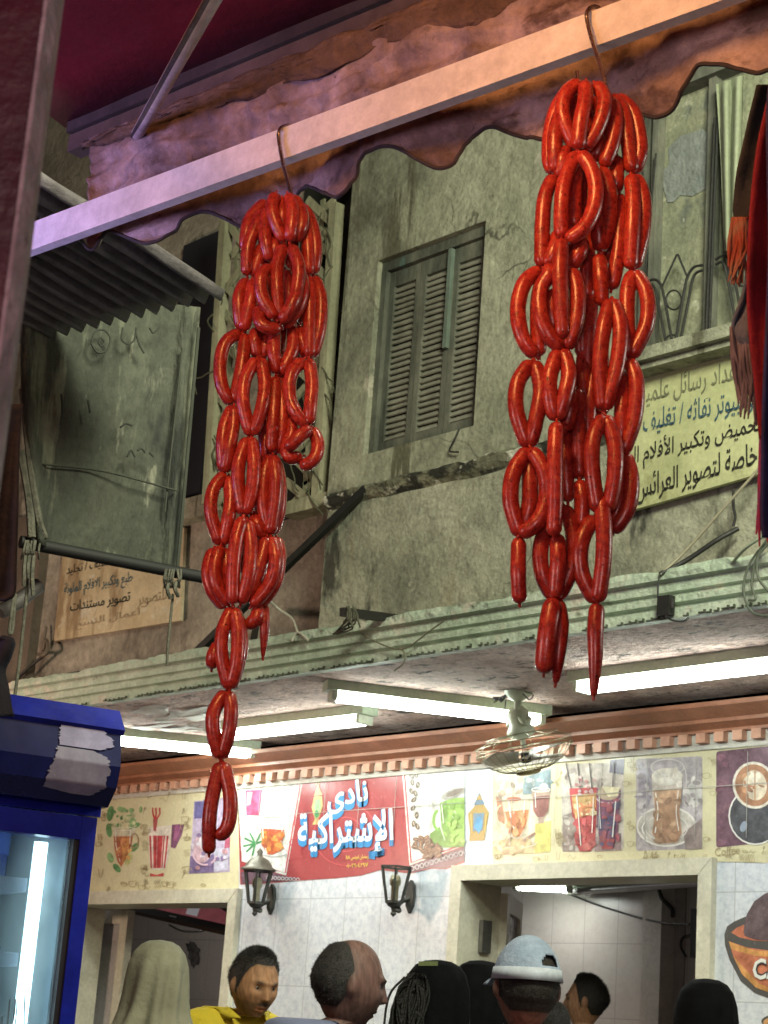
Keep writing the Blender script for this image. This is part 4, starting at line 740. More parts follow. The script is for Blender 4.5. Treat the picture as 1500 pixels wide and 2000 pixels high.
MB().poly([onY(x, y, Yn) for x, y in ((150, 1868), (194, 1866), (190, 1944), (146, 1948))]).build('notice_sheet', mat('notice_grey', (.20, .21, .21), 8, .5), nt_); p = Pic(Y=Yn - .001); p.ring(170, 1908, 14, 18, 3, (.55, .55, .53), 0, 20, 300); p.P([(180, 1895), (188, 1900), (178, 1908)], (.55, .55, .53), 0); p.build('arrow_mark', flat(WHITE), nt_, fix=False)
sp = thing('wall_speaker', 'tall black loudspeaker on the wall at the right end of the back room', 'speaker', onY(1360, 1870, 8.7)); a = onY(1347, 1870, 8.7); b_ = onY(1347, 1775, 8.7); m = MB(); m.box(a.x, a.x + .26, 8.7, 8.95, a.z, b_.z); bevel(m.build('cabinet', M_black, sp), .012)
m = MB(); cc = Vector((a.x + .13, 8.698, (a.z + b_.z) / 2)); m.lathe([(.09, 0), (.085, .006), (.03, .002), (0, .004)], cc - Vector((0, 0, .05)), (0, -1, 0)); m.lathe([(.04, 0), (.03, .005), (0, .003)], cc + Vector((0, 0, .12)), (0, -1, 0)); m.build('cone', mat('speaker_cone', (.03, .03, .032), 9, .5), sp, True); m = MB(); m.box(a.x + .1, a.x + .16, 8.952, 8.998, cc.z - .03, cc.z + .03); m.build('wall_bracket', M_black, sp)
def cable(label, pts, r=.004, m=M_black, n=18): return tag(MB().tube(spline(pts, n), r, 6).build('cable', m, None, True), label, 'cable')
cable('thin black cable drooping across the back room wall to the loudspeaker', [onY(1100, 1742, 8.97), onY(1180, 1772, 8.97), onY(1280, 1800, 8.84), onY(1347, 1805, 8.75)], .006)
cable('black speaker cable looping down beside the loudspeaker', [onY(1347, 1825, 8.9), onY(1333, 1832, 8.96), onY(1330, 1850, 8.97), onY(1340, 1868, 8.95)], .007)
cable('thick grey cable beside the column top', [onY(1285, 1730, 8.84), onY(1293, 1755, 8.84), onY(1312, 1775, 8.9), onY(1313, 1790, 8.93)], .012)
# --- cables, rods and bits on the upper wall and ledge
M_wh = mat('white_cable', (.52, .50, .42), 9, .5); M_bei = mat('beige_cable', (.34, .31, .22), 9, .6)
cable('thick black cable from the wall hook down to the ledge under the yellow sign', [onY(1442, 1032, YU - .03), onY(1400, 1055, YU - .08), onY(1340, 1095, YU - .12), onY(1288, 1122, YL - .03)], .009)
cable('thin beige cable crossing the yellow sign diagonally', [onY(1492, 905, YU - .08), onY(1420, 985, YU - .1), onY(1340, 1075, YU - .12), onY(1290, 1122, YL - .03)], .0055, M_bei)
cable('black wire hanging from the sign edge to the wall hook', [onY(1432, 958, YU - .035), onY(1433, 990, YU - .05), onY(1436, 1010, YU - .04), onY(1432, 1028, YU - .04)], .005)
cable('pale cable curving over the ledge at the right edge', [onY(1430, 1100, YL - .02), onY(1455, 1072, YL - .08), onY(1490, 1048, YL - .1), onY(1530, 1030, YL - .1)], .006, mat('pale_green_cable', (.35, .42, .30), 9, .6))
for k, (pp, lab) in enumerate((([(1495, 1060), (1465, 1100), (1452, 1150), (1468, 1195), (1510, 1205)], 'dark cable looping widest below the ledge at the right edge'), ([(1500, 1050), (1478, 1090), (1468, 1140), (1476, 1170), (1462, 1172)], 'dark cable ending on the ledge face at the right edge'), ([(1500, 1062), (1480, 1090), (1482, 1130), (1510, 1165)], 'short dark cable innermost of the loops at the right edge'))):
    cable(lab, [onY(x, y, YL - .05 - .012 * k) for x, y in pp], .0045, mat('dark_green_cable', (.10, .12, .09), 9, .6))
cable('twin thin wires hanging over the ledge above the ceiling fan', [onY(1287, 1125, YL - .035), onY(1285, 1160, YL - .04), onY(1288, 1190, YL - .04)], .003); 
bx = thing('junction_box', 'small black junction box clipped to the ledge face', 'junction box', onY(1296, 1200, YL - .04)); a = onY(1286, 1203, YL - .04); MB().box(a.x, a.x + .055, YL - .05, YL - .017, a.z, a.z + .07).build('box', M_black, bx); MB().tube([a + Vector((.07, -.01, .02)), a + Vector((.075, -.015, .05))], .008, 6).build('plug', M_black, bx)
cable('dark wire lying along the ledge beside the junction box', [onY(1300, 1203, YL - .05), onY(1315, 1212, YL - .05), onY(1335, 1213, YL - .04), onY(1345, 1206, YL - .03)], .004)
cable('white cable dropping behind the left sausages to the ledge', [onY(525, 1172, YL - .02), onY(545, 1190, YL + .05), onY(570, 1208, YL + .05), onY(580, 1232, YL), onY(583, 1242, YL - .01)], .006, M_wh)
cable('white cable fork lying on the ledge edge behind the left sausages', [onY(570, 1252, YL - .035), onY(576, 1240, YL - .03), onY(585, 1236, YL - .03), onY(602, 1250, YL - .035)], .005, M_wh)
for k, (pp, lab) in enumerate((([(707, 1238), (740, 1256), (776, 1268), (800, 1262), (840, 1232), (868, 1212)], 'brown string tied across the ledge face under the wire bundle'), ([(778, 1266), (790, 1275), (788, 1295), (770, 1310)], 'dark string end dangling from the ledge knot'))): cable(lab, [onY(x, y, YL - .04) for x, y in pp], .0035, mat('old_string', (.17, .16, .11), 9, .9), 24)
m = MB(); m.bar(onY(800, 1212, YU - .005), onY(668, 1195, YU - .42), .028, .035); br = tag(m.build('iron_bracket', M_black, None), 'short black iron bracket sticking out of the wall above the ledge', 'bracket')
m = MB()
for k in range(10):
    x0 = 680 + rnd.uniform(-6, 14); m.tube(spline([onY(x0, 1188 + rnd.uniform(-4, 6), YU - .4), onY(x0 + rnd.uniform(-6, 10), 1205, YU - .42), onY(x0 + rnd.uniform(-14, 16), 1222 + rnd.uniform(-8, 6), YU - .4)] + ([onY(660 + rnd.uniform(-14, 8), 1238, YU - .34)] if k % 2 else []), 10), .004, 5)
tag(m.build('wire_bundle', mat('tangled_wire', (.10, .10, .07), 9, .8), None), 'tangle of old wire tied round the short iron bracket', 'wire')
m = MB(); m.bar(onY(716, 954, YU - .01), onY(372, 1286, YL + .02), .032, .032); tag(bevel(m.build('stay_rod', M_black, None), .003), 'long black iron rod slanting from the string course down to the ledge', 'rod')
m = MB(); m.bar(onY(503, 1205, YR - .1), onY(492, 1272, YL + .05), .03, .03); tag(m.build('stay_rod', M_black, None), 'short upright black rod behind the left sausages', 'rod')
m = MB(); m.bar(onY(452, 1232, YL + .1), onY(392, 1286, YL + .03), .012); tag(m.build('thin_rod', M_black, None), 'thin black rod lying under the long slanting rod', 'rod')
cable('bent wire hook hanging under the shuttered window', [onY(897, 838, YU - .005), onY(888, 858, YU - .02), onY(878, 880, YU - .02), onY(895, 883, YU - .02)], .004, M_black)
# ------------------------------------------------------------------ awning, beam, hooks
HA = at(550, 250, 3.1); U = Vector((.9956, .0934, 0)).normalized(); NB = Vector((U.y, -U.x, 0))      # NB points to the viewer
zt_, zb2 = 2.888, 2.83
M_beam = mat('white_gloss_beam_paint', [(.74, .72, .70), (.82, .80, .78)], 10, .30, .10, 160, spots=((.36, .33, .30), 60, .72, (1, 1, 1)))
b = MB(); o = HA - U * 2.2 + NB * .0; o.z = zb2; b.obox(o, U * 5.2, -NB * .02, (0, 0, zt_ - zb2)); beam = bevel(b.build('steel_beam', M_beam, None), .004, 3)
tag(beam, 'white painted square steel beam carrying both meat hooks', 'beam')
PV = HA - NB * .11
def vp(x, y, off=0): return onP(x, y, PV + NB * off, NB)
aw = thing('awning', 'grimy stall awning with dark red underside and scalloped mauve cloth valance', 'awning', vp(700, 60))
M_val = mat('grimy_shaded_canvas', [(.10, .066, .055), (.27, .19, .17), (.43, .33, .31)], 4.5, .9, 1, 12, lo=.34, hi=.62, grain=.42, gsc=40, spots=((.05, .035, .03), 34, .66, (1, 1, 1)), spots2=((.14, .09, .075), 5, .54, (1, 1, 2)))  # dark tones mix grime with painted shade of the creases
bot = [(186, 380), (196, 440), (203, 480), (212, 500), (216, 478), (240, 464), (270, 474), (300, 486), (322, 487), (345, 470), (368, 432), (385, 416), (402, 412), (425, 420), (450, 433), (476, 441), (505, 440), (540, 405), (575, 365), (600, 362), (640, 380), (680, 392), (710, 370), (740, 325), (770, 305), (800, 303), (840, 325), (870, 337), (895, 325), (915, 285), (935, 260), (960, 248), (1000, 258), (1060, 268), (1100, 262), (1150, 225), (1180, 192), (1220, 212), (1255, 222), (1290, 222), (1330, 190), (1360, 155), (1390, 137), (1440, 145), (1500, 155), (1560, 140), (1600, 100), (1650, 60), (1720, 60)]
bs = spline([(x, y, 0) for x, y in [(202, 474), (206, 500), (213, 498), (220, 474)] + bot[5:]], 330)
bs = [Vector((184 + 32 * t, 300 + 178 * t, 0)) for t in [i / 14 for i in range(14)]] and bs
zr = vp(172, 286).z - .012; rows = []; n = len(bs)
lowers = []
for i, p in enumerate(bs):
    q = vp(p.x, p.y); s = (q - PV).dot(U); lowers.append((s, q.z))
s0 = lowers[0][0]; sl_ = (vp(182, 290) - PV).dot(U)
for i, (s, zl) in enumerate(lowers):
    r = []; f = i / (n - 1); s_top = s + (sl_ - s0) * max(0, 1 - i / 25)
    for j in range(60):
        t = j / 59; ss = s_top + (s - s_top) * t; z = zr + .02 + (zl - zr - .02) * t
        off = .022 * noise.noise((ss * 4, z * 7, 1)) * min(1, t * 3) + .012 * noise.noise((ss * 12 - z * 9, z * 22, 5)) * min(1, t * 4) + .03 * math.sin(ss * 9) * t * t
        crease = abs(noise.noise((ss * 3.2 + z * 2, z * 17, 3))); off += .03 * max(0, .32 - crease) * (1 - .6 * t) * 1.5 + .018 * max(0, .3 - abs(noise.noise((ss * 6 - z * 7, z * 26 + ss * 3, 9)))) * min(1, t * 4) + .005 * noise.noise((ss * 40, z * 50, 2))
        if i < 12: off -= (.06 * (1 - i / 12) ** 2) * t * t * -1
        r.append(PV + U * ss + NB * off + Vector((0, 0, z - PV.z)))
    rows.append(r)
va = MB().grid(rows).build('valance', M_val, aw, True); s = va.modifiers.new('s', 'SOLIDIFY'); s.thickness = .003
MB().tube([r[-1] for r in rows], .0035, 5).build('valance_hem', mat('dark_hem', (.05, .04, .04), 20, .9), aw)
# rail made of two profiles
rl = MB(); e0, e1 = vp(142, 236), vp(172, 286); su = (e0 - PV).dot(U) ; base = PV + U * su; e0z, e1z = e0.z, e1.z
def rail(z0, z1, d0, d1, m, nm): k = MB(); o = base + NB * d0; o.z = z0; k.obox(o, U * 4.5, NB * (d1 - d0), (0, 0, z1 - z0)); return bevel(k.build(nm, m, aw), .003)
M_rail = mat('dull_rail_metal', [(.045, .036, .037), (.085, .07, .07)], 9, .55, .2, metal=.3)
rail(e1z + .042, e0z, -.02, .012, M_rail, 'front_rail'); rail(e1z + .004, e1z + .039, -.03, .004, mat('brown_rail_metal', [(.07, .05, .042), (.13, .095, .08)], 9, .6, .2), 'lower_rail')
rows = []
for i in range(260):
    t = i / 259; r = []; gw = min(1, .25 + t * 3.2)
    for j in range(21):
        u = j / 20; p = base + U * (.06 + 4.2 * t) + NB * (.006 + gw * .022 * math.sin(u * 3.1) + .016 * noise.noise((t * 46, u * 3, 0)) * u + .016 * max(0, .3 - abs(noise.noise((t * 30 + u * 2, u * 5, 4))))); p.z = e1z + .006 - .075 * gw * u * (1 + .5 * noise.noise((t * 24, 3, 1))) + .010 * noise.noise((t * 60, u * 4, 7)); r.append(p)
    rows.append(r)
rf = MB().grid(rows).build('rolled_cloth_fold', mat('brown_canvas_fold', [(.09, .055, .035), (.22, .14, .10)], 8, .95, 1, 20, grain=.4), aw, True); s = rf.modifiers.new('s', 'SOLIDIFY'); s.thickness = .004
M_red = mat('dark_red_canopy', [(.10, .004, .010), (.15, .008, .016)], 3, .55, .3, 12, spots=((.10, .065, .075), 2.2, .56, (1, 1, 1)), spots2=((.26, .22, .24), 5.2, .66, (1, 1, 1)))
rows = []
for i in range(40):
    r = []
    for j in range(30):
        p = base + U * (-.02 + 4.6 * i / 39) + NB * (.0 + 3.0 * j / 29); p.z = e0z - .006 + .78 * j / 29 + .012 * noise.noise((i * .35, j * .35, 2)); r.append(p)
    rows.append(r)
ca = MB().grid(rows).build('canopy_cloth', M_red, aw, True); s = ca.modifiers.new('s', 'SOLIDIFY'); s.thickness = .004
sb = vp(268, 262, .02); st = at(432, -30, 2.45)
MB().tube([sb, sb + (st - sb) * 1.8], .0115, 12).build('support_arm', mat('worn_white_pipe', [(.42, .36, .33), (.60, .53, .5)], 9, .5, .2, spots=((.14, .10, .09), 24, .66, (1, 1, 1))), aw, True)
MB().tube([sb + Vector((-.012, 0, 0)), sb + (st - sb) * 1.8 + Vector((-.018, 0, .0))], .006, 8).build('support_arm_rod', M_rail, aw, True)
# hooks
M_hook = mat('steel_hook', (.50, .46, .42), 12, .25, metal=1)
def hook(label, P, tip, depth_n):
    t = thing('meat_hook', label, 'hook', P[2], 'meat hooks on the beam'); pts = [onP(x, y, HA + NB * d, NB) for x, y, d in P]
    MB().tube(spline(pts, 40), .0033, 8).build('hook_wire', M_hook, t, True); return t
hook('steel hook over the beam carrying the longer left sausage bunch', [(572, 268, -.030), (568, 247, -.028), (557, 246, -.010), (546, 254, .008), (545, 275, .008), (553, 320, .010), (563, 355, .016), (571, 390, .02), (570, 420, .02), (555, 425, .045), (540, 400, .05)], None, 0)
hook('steel hook over the beam carrying the wider right sausage bunch', [(1176, 42, -.030), (1172, 18, -.028), (1158, 13, -.010), (1147, 24, .008), (1148, 45, .008), (1160, 90, .012), (1174, 130, .016), (1184, 178, .02), (1180, 215, .02), (1150, 218, .05), (1135, 180, .07), (1128, 140, .07)], None, 0)

# ------------------------------------------------------------------ sausages
M_saus = mat('red_sausage', [(.27, .017, .016), (.41, .036, .027), (.52, .062, .036)], 120, .27, .10, 260, lo=.34, hi=.66, vary=.16, coat=.25, grain=.14, gsc=230, spots=((.06, .007, .005), 230, .585, (1, 1, 1)), spots2=((.58, .13, .035), 190, .63, (1, 1, 1)))
VH = Vector((-.7495, .662, 0)).normalized()
def sausage(root, P0, pts, d, r, k, taper=0):
    """one link: swept along a curve that lies d cm in front of the bunch's middle plane"""
    N = 26; a = [onP(x, y, P0 - VH * d * .01, VH) for x, y in pts]
    if len(a) > 2:
        for j in range(1, len(a) - 1): a[j] = a[j] - VH * (.004 + .004 * rnd.random())
    c = spline(a, N) if len(a) > 1 else a; L = sum((c[i + 1] - c[i]).length for i in range(N)); rad = r
    # resample by arc length with denser ends
    cum = [0]
    for i in range(N): cum.append(cum[-1] + (c[i + 1] - c[i]).length)
    def P(s):
        s = max(0, min(L, s))
        for i in range(N):
            if cum[i + 1] >= s: return c[i].lerp(c[i + 1], (s - cum[i]) / max(1e-9, cum[i + 1] - cum[i]))
        return c[-1]
    S = []; R = []; e = rad * .95
    for i in range(7): t = i / 7; S.append(e * (1 - math.cos(t * math.pi / 2))); R.append(max(.0022, rad * math.sin(t * math.pi / 2) ** .85 * .97))
    for i in range(25):
        t = i / 24; s = e + (L - 2 * e) * t; S.append(s); w_ = 1 + .035 * noise.noise((s * 40, k * 3.7, 1)) + .03 * math.sin(math.pi * t)
        tp = 1 - taper * t ** 2.2 if taper else 1; R.append(rad * w_ * tp)
    for i in range(1, 8): t = i / 7; tp = (1 - taper) if taper else 1; S.append(L - e * (1 - math.sin(t * math.pi / 2)) if 0 else L - e + e * math.sin(t * math.pi / 2)); R.append(max(.0022, rad * tp * math.cos(t * math.pi / 2) ** .85 * .97))
    pts3 = [P(s) for s in S]; d0 = (pts3[0] - pts3[3]).normalized(); d1 = (pts3[-1] - pts3[-4]).normalized()
    pts3 = [pts3[0] + d0 * .005] + pts3 + [pts3[-1] + d1 * .005]; R = [.0018] + R + [.0018]
    m = MB(); m.tube(pts3, R, 14); return m.build('sausage', M_saus, root, True)
def z5(x, y): return 350 + x / 3.333, 330 + y / 3.333
def z6(x, y): return 350 + x / 3.333, 880 + y / 3.333
def z1(x, y): return 950 + x / 3.508, 130 + y / 3.508
def z2(x, y): return 950 + x / 2.857, 680 + y / 2.857
LEFT = [(z5, 5, [(630, 160), (605, 260), (632, 370), (685, 475)]), (z5, 5.5, [(708, 165), (738, 280), (730, 400), (718, 472)]), (z5, 4, [(740, 180), (795, 290), (795, 400), (742, 470)]), (z5, 3, [(668, 190), (672, 300), (660, 420)]),
        (z5, 1, [(570, 210), (470, 320), (440, 430), (432, 540)]), (z5, 2.5, [(545, 270), (500, 390), (450, 530), (442, 695)]), (z5, 3.5, [(572, 260), (558, 380), (568, 500), (592, 600)]), (z5, 3, [(645, 440), (622, 520), (600, 600)]), (z5, 2, [(548, 490), (520, 580), (478, 700)]),
        (z5, 1, [(785, 240), (845, 320), (882, 450), (888, 570), (872, 685)]), (z5, 2, [(785, 290), (830, 420), (842, 560), (842, 690)]), (z5, 0, [(815, 270), (868, 400), (868, 540)]), (z5, 5, [(683, 495), (640, 640), (640, 800), (655, 975)]), (z5, 6, [(728, 500), (778, 640), (765, 800), (738, 890), (665, 1000)]),
        (z5, 5.5, [(590, 630), (533, 720), (545, 850), (628, 975)]), (z5, 4, [(775, 640), (805, 780), (770, 920), (680, 1030)]), (z5, 4.5, [(515, 900), (530, 1010), (590, 1048), (662, 1035)]), (z5, 2, [(440, 720), (395, 830), (392, 940), (405, 1050)]), (z5, 2.6, [(478, 725), (470, 850), (442, 960), (415, 1055)]),
        (z5, 2, [(848, 705), (852, 850), (850, 1000), (848, 1232)]), (z5, 1.4, [(880, 705), (922, 850), (915, 1050), (862, 1228)]), (z5, 2, [(400, 1062), (300, 1150), (268, 1310), (290, 1450), (350, 1530)]), (z5, 2, [(430, 1075), (415, 1250), (388, 1400), (362, 1525)]), (z5, 1.5, [(500, 1040), (495, 1130), (512, 1235)]), (z5, 1, [(555, 1070), (560, 1160), (530, 1235)]),
        (z5, 2.6, [(622, 1040), (618, 1200), (635, 1335)]), (z5, 2, [(740, 1030), (742, 1170), (690, 1290), (658, 1335)]), (z5, 1, [(780, 1030), (800, 1130), (835, 1235)]), (z5, 4, [(505, 1235), (430, 1380), (420, 1550), (465, 1735)]), (z5, 4, [(530, 1235), (558, 1400), (540, 1560), (478, 1735)]), (z5, 3, [(628, 1355), (620, 1550), (610, 1700), (600, 1850)]), (z5, 2, [(648, 1365), (672, 1550), (668, 1720), (630, 1855)]),
        (z5, 4, [(812, 1240), (730, 1350), (722, 1500), (770, 1610), (838, 1665)]), (z5, 4, [(845, 1240), (865, 1400), (855, 1550), (842, 1665)]), (z5, 4, [(855, 1685), (790, 1745), (730, 1800), (690, 1815)]), (z5, 2, [(722, 1600), (735, 1720), (700, 1830), (725, 1890), (800, 1870)]), (z5, 2.5, [(862, 1690), (902, 1790), (890, 1880), (840, 1928), (790, 1918)]),
        (z5, 3, [(350, 1545), (300, 1680), (285, 1810), (290, 1975)]), (z5, 3.5, [(358, 1545), (352, 1700), (325, 1840), (298, 1978)]),
        (z6, 4, [(445, -80), (395, 70), (385, 220), (415, 418)]), (z6, 4, [(470, -80), (488, 80), (478, 250), (430, 418)]), (z6, 3, [(600, 35), (560, 150), (550, 350), (585, 530)]), (z6, 3.6, [(612, 35), (632, 190), (622, 350), (590, 545)]), (z6, 2, [(625, 60), (656, 220), (650, 390), (605, 545)]),
        (z6, 3, [(300, 150), (222, 270), (212, 430), (268, 615)]), (z6, 3, [(325, 170), (336, 320), (322, 450), (285, 615)]), (z6, 3, [(475, 430), (510, 490), (555, 570)]), (z6, 5.4, [(415, 435), (372, 600), (352, 800), (348, 1000)]), (z6, 4.8, [(445, 455), (468, 640), (452, 830), (400, 1000)]), (z6, 4, [(270, 625), (236, 750), (242, 880), (325, 1010)]), (z6, 3, [(225, 640), (190, 780), (215, 910), (300, 1025)]), (z6, 2.6, [(300, 640), (312, 780), (312, 900)]),
        (z6, 4, [(570, 565), (535, 720), (500, 830), (455, 965)]), (z6, 4, [(600, 565), (628, 720), (590, 870), (470, 1015)]), (z6, 2.5, [(635, 570), (652, 700), (620, 880), (515, 1015)]), (z6, 2.5, [(522, 1010), (500, 1100), (435, 1150)]), (z6, 2, [(552, 1000), (556, 1150), (545, 1345)]), (z6, 4, [(345, 1025), (286, 1180), (280, 1350), (325, 1550)]), (z6, 4.2, [(358, 1025), (385, 1180), (377, 1380), (332, 1550)]), (z6, 3, [(380, 1060), (405, 1280), (350, 1520)]), (z6, 3, [(262, 1250), (225, 1340), (212, 1420)]),
        (z6, 3.4, [(303, 1570), (230, 1700), (224, 1830), (262, 2005)]), (z6, 3.4, [(320, 1570), (340, 1700), (322, 1850), (275, 2005)]), (lambda x, y: (x, y), 3.4, [(430, 1490), (415, 1560), (409, 1610), (408, 1668)]), (lambda x, y: (x, y), 3.4, [(436, 1490), (450, 1555), (448, 1605), (436, 1628), (421, 1628)]),
        # inner core seen between the front links
        (z5, -1, [(600, 220), (560, 420), (560, 640)]), (z5, -1, [(700, 220), (740, 420), (730, 650)]), (z5, -1, [(640, 260), (640, 480), (620, 680)]), (z5, -1, [(560, 660), (560, 850), (570, 1040)]), (z5, -1, [(690, 660), (720, 850), (720, 1060)]), (z5, -1, [(800, 560), (800, 760), (790, 1000)]), (z5, -1, [(640, 900), (660, 1050), (640, 1230)]), (z5, -1, [(560, 1250), (560, 1430), (570, 1600)]), (z5, 0, [(700, 1300), (700, 1480), (690, 1650)]), (z5, 0, [(560, 1640), (560, 1780), (560, 1900)]), (z6, 0, [(500, 40), (500, 220), (490, 440)]), (z6, 0, [(420, 420), (430, 600), (420, 800)]), (z6, 0, [(560, 520), (540, 700), (500, 900)])]
RIGHT = [(z1, 4, [(645, 110), (560, 180), (520, 280), (535, 400), (610, 560)]), (z1, 6, [(682, 105), (672, 250), (645, 380), (625, 570)]), (z1, 5, [(745, 115), (800, 220), (792, 340), (740, 470), (660, 570)]), (z1, 2, [(590, 125), (485, 290), (440, 450), (428, 640), (468, 740)]), (z1, 3, [(515, 290), (472, 450), (465, 600), (475, 735)]), (z1, 3, [(868, 235), (880, 400), (852, 560), (795, 690)]), (z1, 2, [(855, 200), (935, 320), (960, 480), (1000, 730)]), (z1, 1, [(885, 205), (995, 320), (1040, 480), (1048, 620), (1005, 735)]), (z1, 2, [(740, 450), (768, 560), (735, 650)]), (z1, 1, [(895, 620), (890, 760), (888, 868)]),
         (z1, 5, [(622, 590), (545, 760), (512, 950), (515, 1180)]), (z1, 6, [(640, 590), (715, 710), (748, 850), (728, 1000), (660, 1120), (545, 1195)]), (z1, 3, [(548, 560), (520, 650), (500, 770)]), (z1, 3, [(620, 660), (602, 850), (602, 1110)]), (z1, 3, [(790, 700), (832, 850), (840, 1050), (785, 1260)]), (z1, 3, [(752, 980), (762, 1120), (780, 1265)]), (z1, 3, [(462, 750), (402, 900), (382, 1100), (378, 1375)]), (z1, 3, [(495, 1130), (460, 1280), (405, 1375)]), (z1, 3, [(990, 745), (1000, 900), (996, 1100), (985, 1390)]), (z1, 2, [(1020, 748), (1070, 900), (1070, 1120), (1010, 1388)]), (z1, 1.5, [(912, 880), (912, 1100), (890, 1350), (855, 1530)]), (z1, 3.5, [(665, 1185), (632, 1290), (575, 1385)]), (z1, 6, [(515, 1185), (500, 1400), (510, 1650), (525, 1865)]), (z1, 3, [(372, 1390), (255, 1500), (212, 1690), (250, 1880), (345, 1990)]), (z1, 5, [(398, 1385), (432, 1430), (372, 1530), (365, 1700), (420, 1850), (525, 1940)]), (z1, 2.4, [(395, 1420), (355, 1600), (350, 1800), (362, 1985)]),
         (z1, 5, [(585, 1390), (618, 1550), (610, 1750), (548, 1940)]), (z1, 3.5, [(465, 1530), (440, 1680), (475, 1820)]), (z1, 3, [(770, 1290), (780, 1450), (790, 1640)]), (z1, 4, [(852, 1600), (800, 1800), (775, 2050), (795, 2355)]), (z1, 4, [(868, 1600), (912, 1800), (890, 2060), (808, 2355)]), (z1, 3, [(1008, 1405), (965, 1550), (962, 1800), (975, 2000)]), (z1, 3, [(1015, 1405), (1092, 1570), (1092, 1780), (985, 2000)]), (z1, 0, [(720, 1580), (700, 1800), (690, 2100)]),
         (z2, 4, [(250, 75), (175, 200), (165, 360), (230, 555)]), (z2, 4, [(270, 75), (302, 240), (272, 420), (236, 555)]), (z2, 5, [(400, 15), (352, 170), (355, 300), (388, 405)]), (z2, 5, [(428, 10), (458, 150), (432, 280), (394, 405)]), (z2, 3, [(470, 240), (466, 350), (442, 460)]), (z2, 6, [(392, 415), (380, 600), (380, 800), (375, 1050)]), (z2, 4, [(235, 562), (150, 700), (135, 870), (188, 1050)]), (z2, 5, [(250, 562), (322, 700), (332, 850), (285, 975), (185, 1045)]), (z2, 3, [(240, 600), (242, 750), (238, 880), (205, 1010)]), (z2, 4, [(182, 1058), (175, 1250), (185, 1425)]), (z2, 5, [(655, 380), (592, 520), (588, 700), (625, 920)]), (z2, 5, [(665, 380), (712, 540), (712, 720), (680, 910)]), (z2, 3, [(795, 65), (832, 200), (822, 400), (760, 590)]), (z2, 2, [(775, 150), (752, 380), (752, 585)]),
         (z2, 2.5, [(775, 590), (805, 740), (785, 900), (705, 1030)]), (z2, 1.5, [(755, 600), (740, 800), (708, 1028)]), (z2, 1, [(510, 230), (512, 480), (520, 735)]), (z2, 0, [(545, 20), (540, 200), (560, 420)]), (z2, 0, [(440, 440), (440, 650), (455, 860)]), (z2, 3, [(520, 740), (532, 850), (525, 1010)]), (z2, 5, [(638, 830), (652, 1000), (648, 1200), (622, 1420)]), (z2, 4, [(600, 940), (527, 1090), (530, 1260), (612, 1420)]), (z2, 3, [(345, 985), (300, 1120), (310, 1270), (378, 1400)]), (z2, 4, [(395, 1040), (396, 1200), (386, 1400)]), (z2, 3, [(432, 880), (482, 1040), (472, 1230), (392, 1405)]), (z2, 4, [(375, 1400), (348, 1540), (332, 1660), (320, 1815)]), (z2, 3, [(395, 1405), (412, 1550), (398, 1740), (385, 1872)]), (z2, 4, [(618, 1425), (605, 1580), (605, 1750), (598, 1945)]),
         (z1, -1, [(620, 200), (600, 420), (590, 640)]), (z1, -1, [(760, 200), (800, 420), (800, 660)]), (z1, -1, [(690, 240), (690, 480), (690, 720)]), (z1, 0, [(700, 700), (700, 900), (690, 1130)]), (z1, -1, [(800, 880), (830, 1080), (830, 1330)]), (z1, 0, [(690, 1120), (690, 1350), (690, 1600)]), (z1, -1, [(560, 1000), (570, 1200), (590, 1400)]), (z1, 0, [(640, 1500), (650, 1750), (660, 2000)]), (z2, 0, [(640, -20), (640, 160), (640, 380)]), (z2, 0, [(600, 120), (570, 340), (560, 560)]), (z2, 1, [(700, 400), (740, 600), (700, 820)])]
for nm, tab, hp, rad, lab in (('sausage_bunch', LEFT, (548, 400), .0103, 'longer bunch of linked red sausages with a long tail, hanging on the left hook'), ('sausage_bunch', RIGHT, (1155, 180), .0103, 'wider bunch of linked red sausages with three loose ends, hanging on the right hook')):
    P0 = onP(*hp, HA + NB * .035, NB); root = thing(nm, lab, 'sausages', P0, 'sausage bunches hanging from the beam')
    for k, (fz_, d, pts) in enumerate(tab):
        q = [fz_(*p) for p in pts]; yl = max(p[1] for p in q); tp = .0; r = rad
        if fz_ is z6 and pts[0] == (552, 1000): tp = .55; r = .008
        if fz_ is z2 and pts[0] in ((618, 1425), (395, 1405)): tp = .45
        if fz_ is z2 and pts[0] == (375, 1400): r = .0125
        if fz_ is z2 and pts[0] == (182, 1058): r = .0098
        sausage(root, P0, q, d * .8, r, k + rad * 1e4, tp)

# ------------------------------------------------------------------ sheet roof, tarp, post, scarves on the near side
ZR = 3.4; E = [onZ(x, y, ZR) for x, y in ((30, 662), (440, 567), (62, 322), (-350, 416))]; a = E[0]; ux = E[1] - E[0]; uy = E[2] - E[1]
rows = []; nn = 196
for i in range(nn + 1):
    t = i / nn; r = []
    for j in range(13):
        s = j / 12; p = a + ux * t + uy * (s - .012 * noise.noise((t * 9, 0, 0)) * (1 - s)); p.z += .027 * math.sin(t * 2 * math.pi * 14) + .012 * noise.noise((t * 5, s * 3, 1)); r.append(p)
    rows.append(r)
co = MB().grid(rows).build('corrugated_roof', mat('sooty_corrugated_sheet', [(.055, .048, .05), (.115, .10, .105)], 6, .6, .4, 30, grain=.4, stretch=(1, .25, 1), spots=((.30, .28, .28), 9, .68, (1, 1, 1)), spots2=((.04, .035, .035), 4, .56, (1, .3, 1))), None, True); s = co.modifiers.new('s', 'SOLIDIFY'); s.thickness = .004
tag(co, 'sooty corrugated metal sheet roof above the hanging tarp', 'roof sheet')
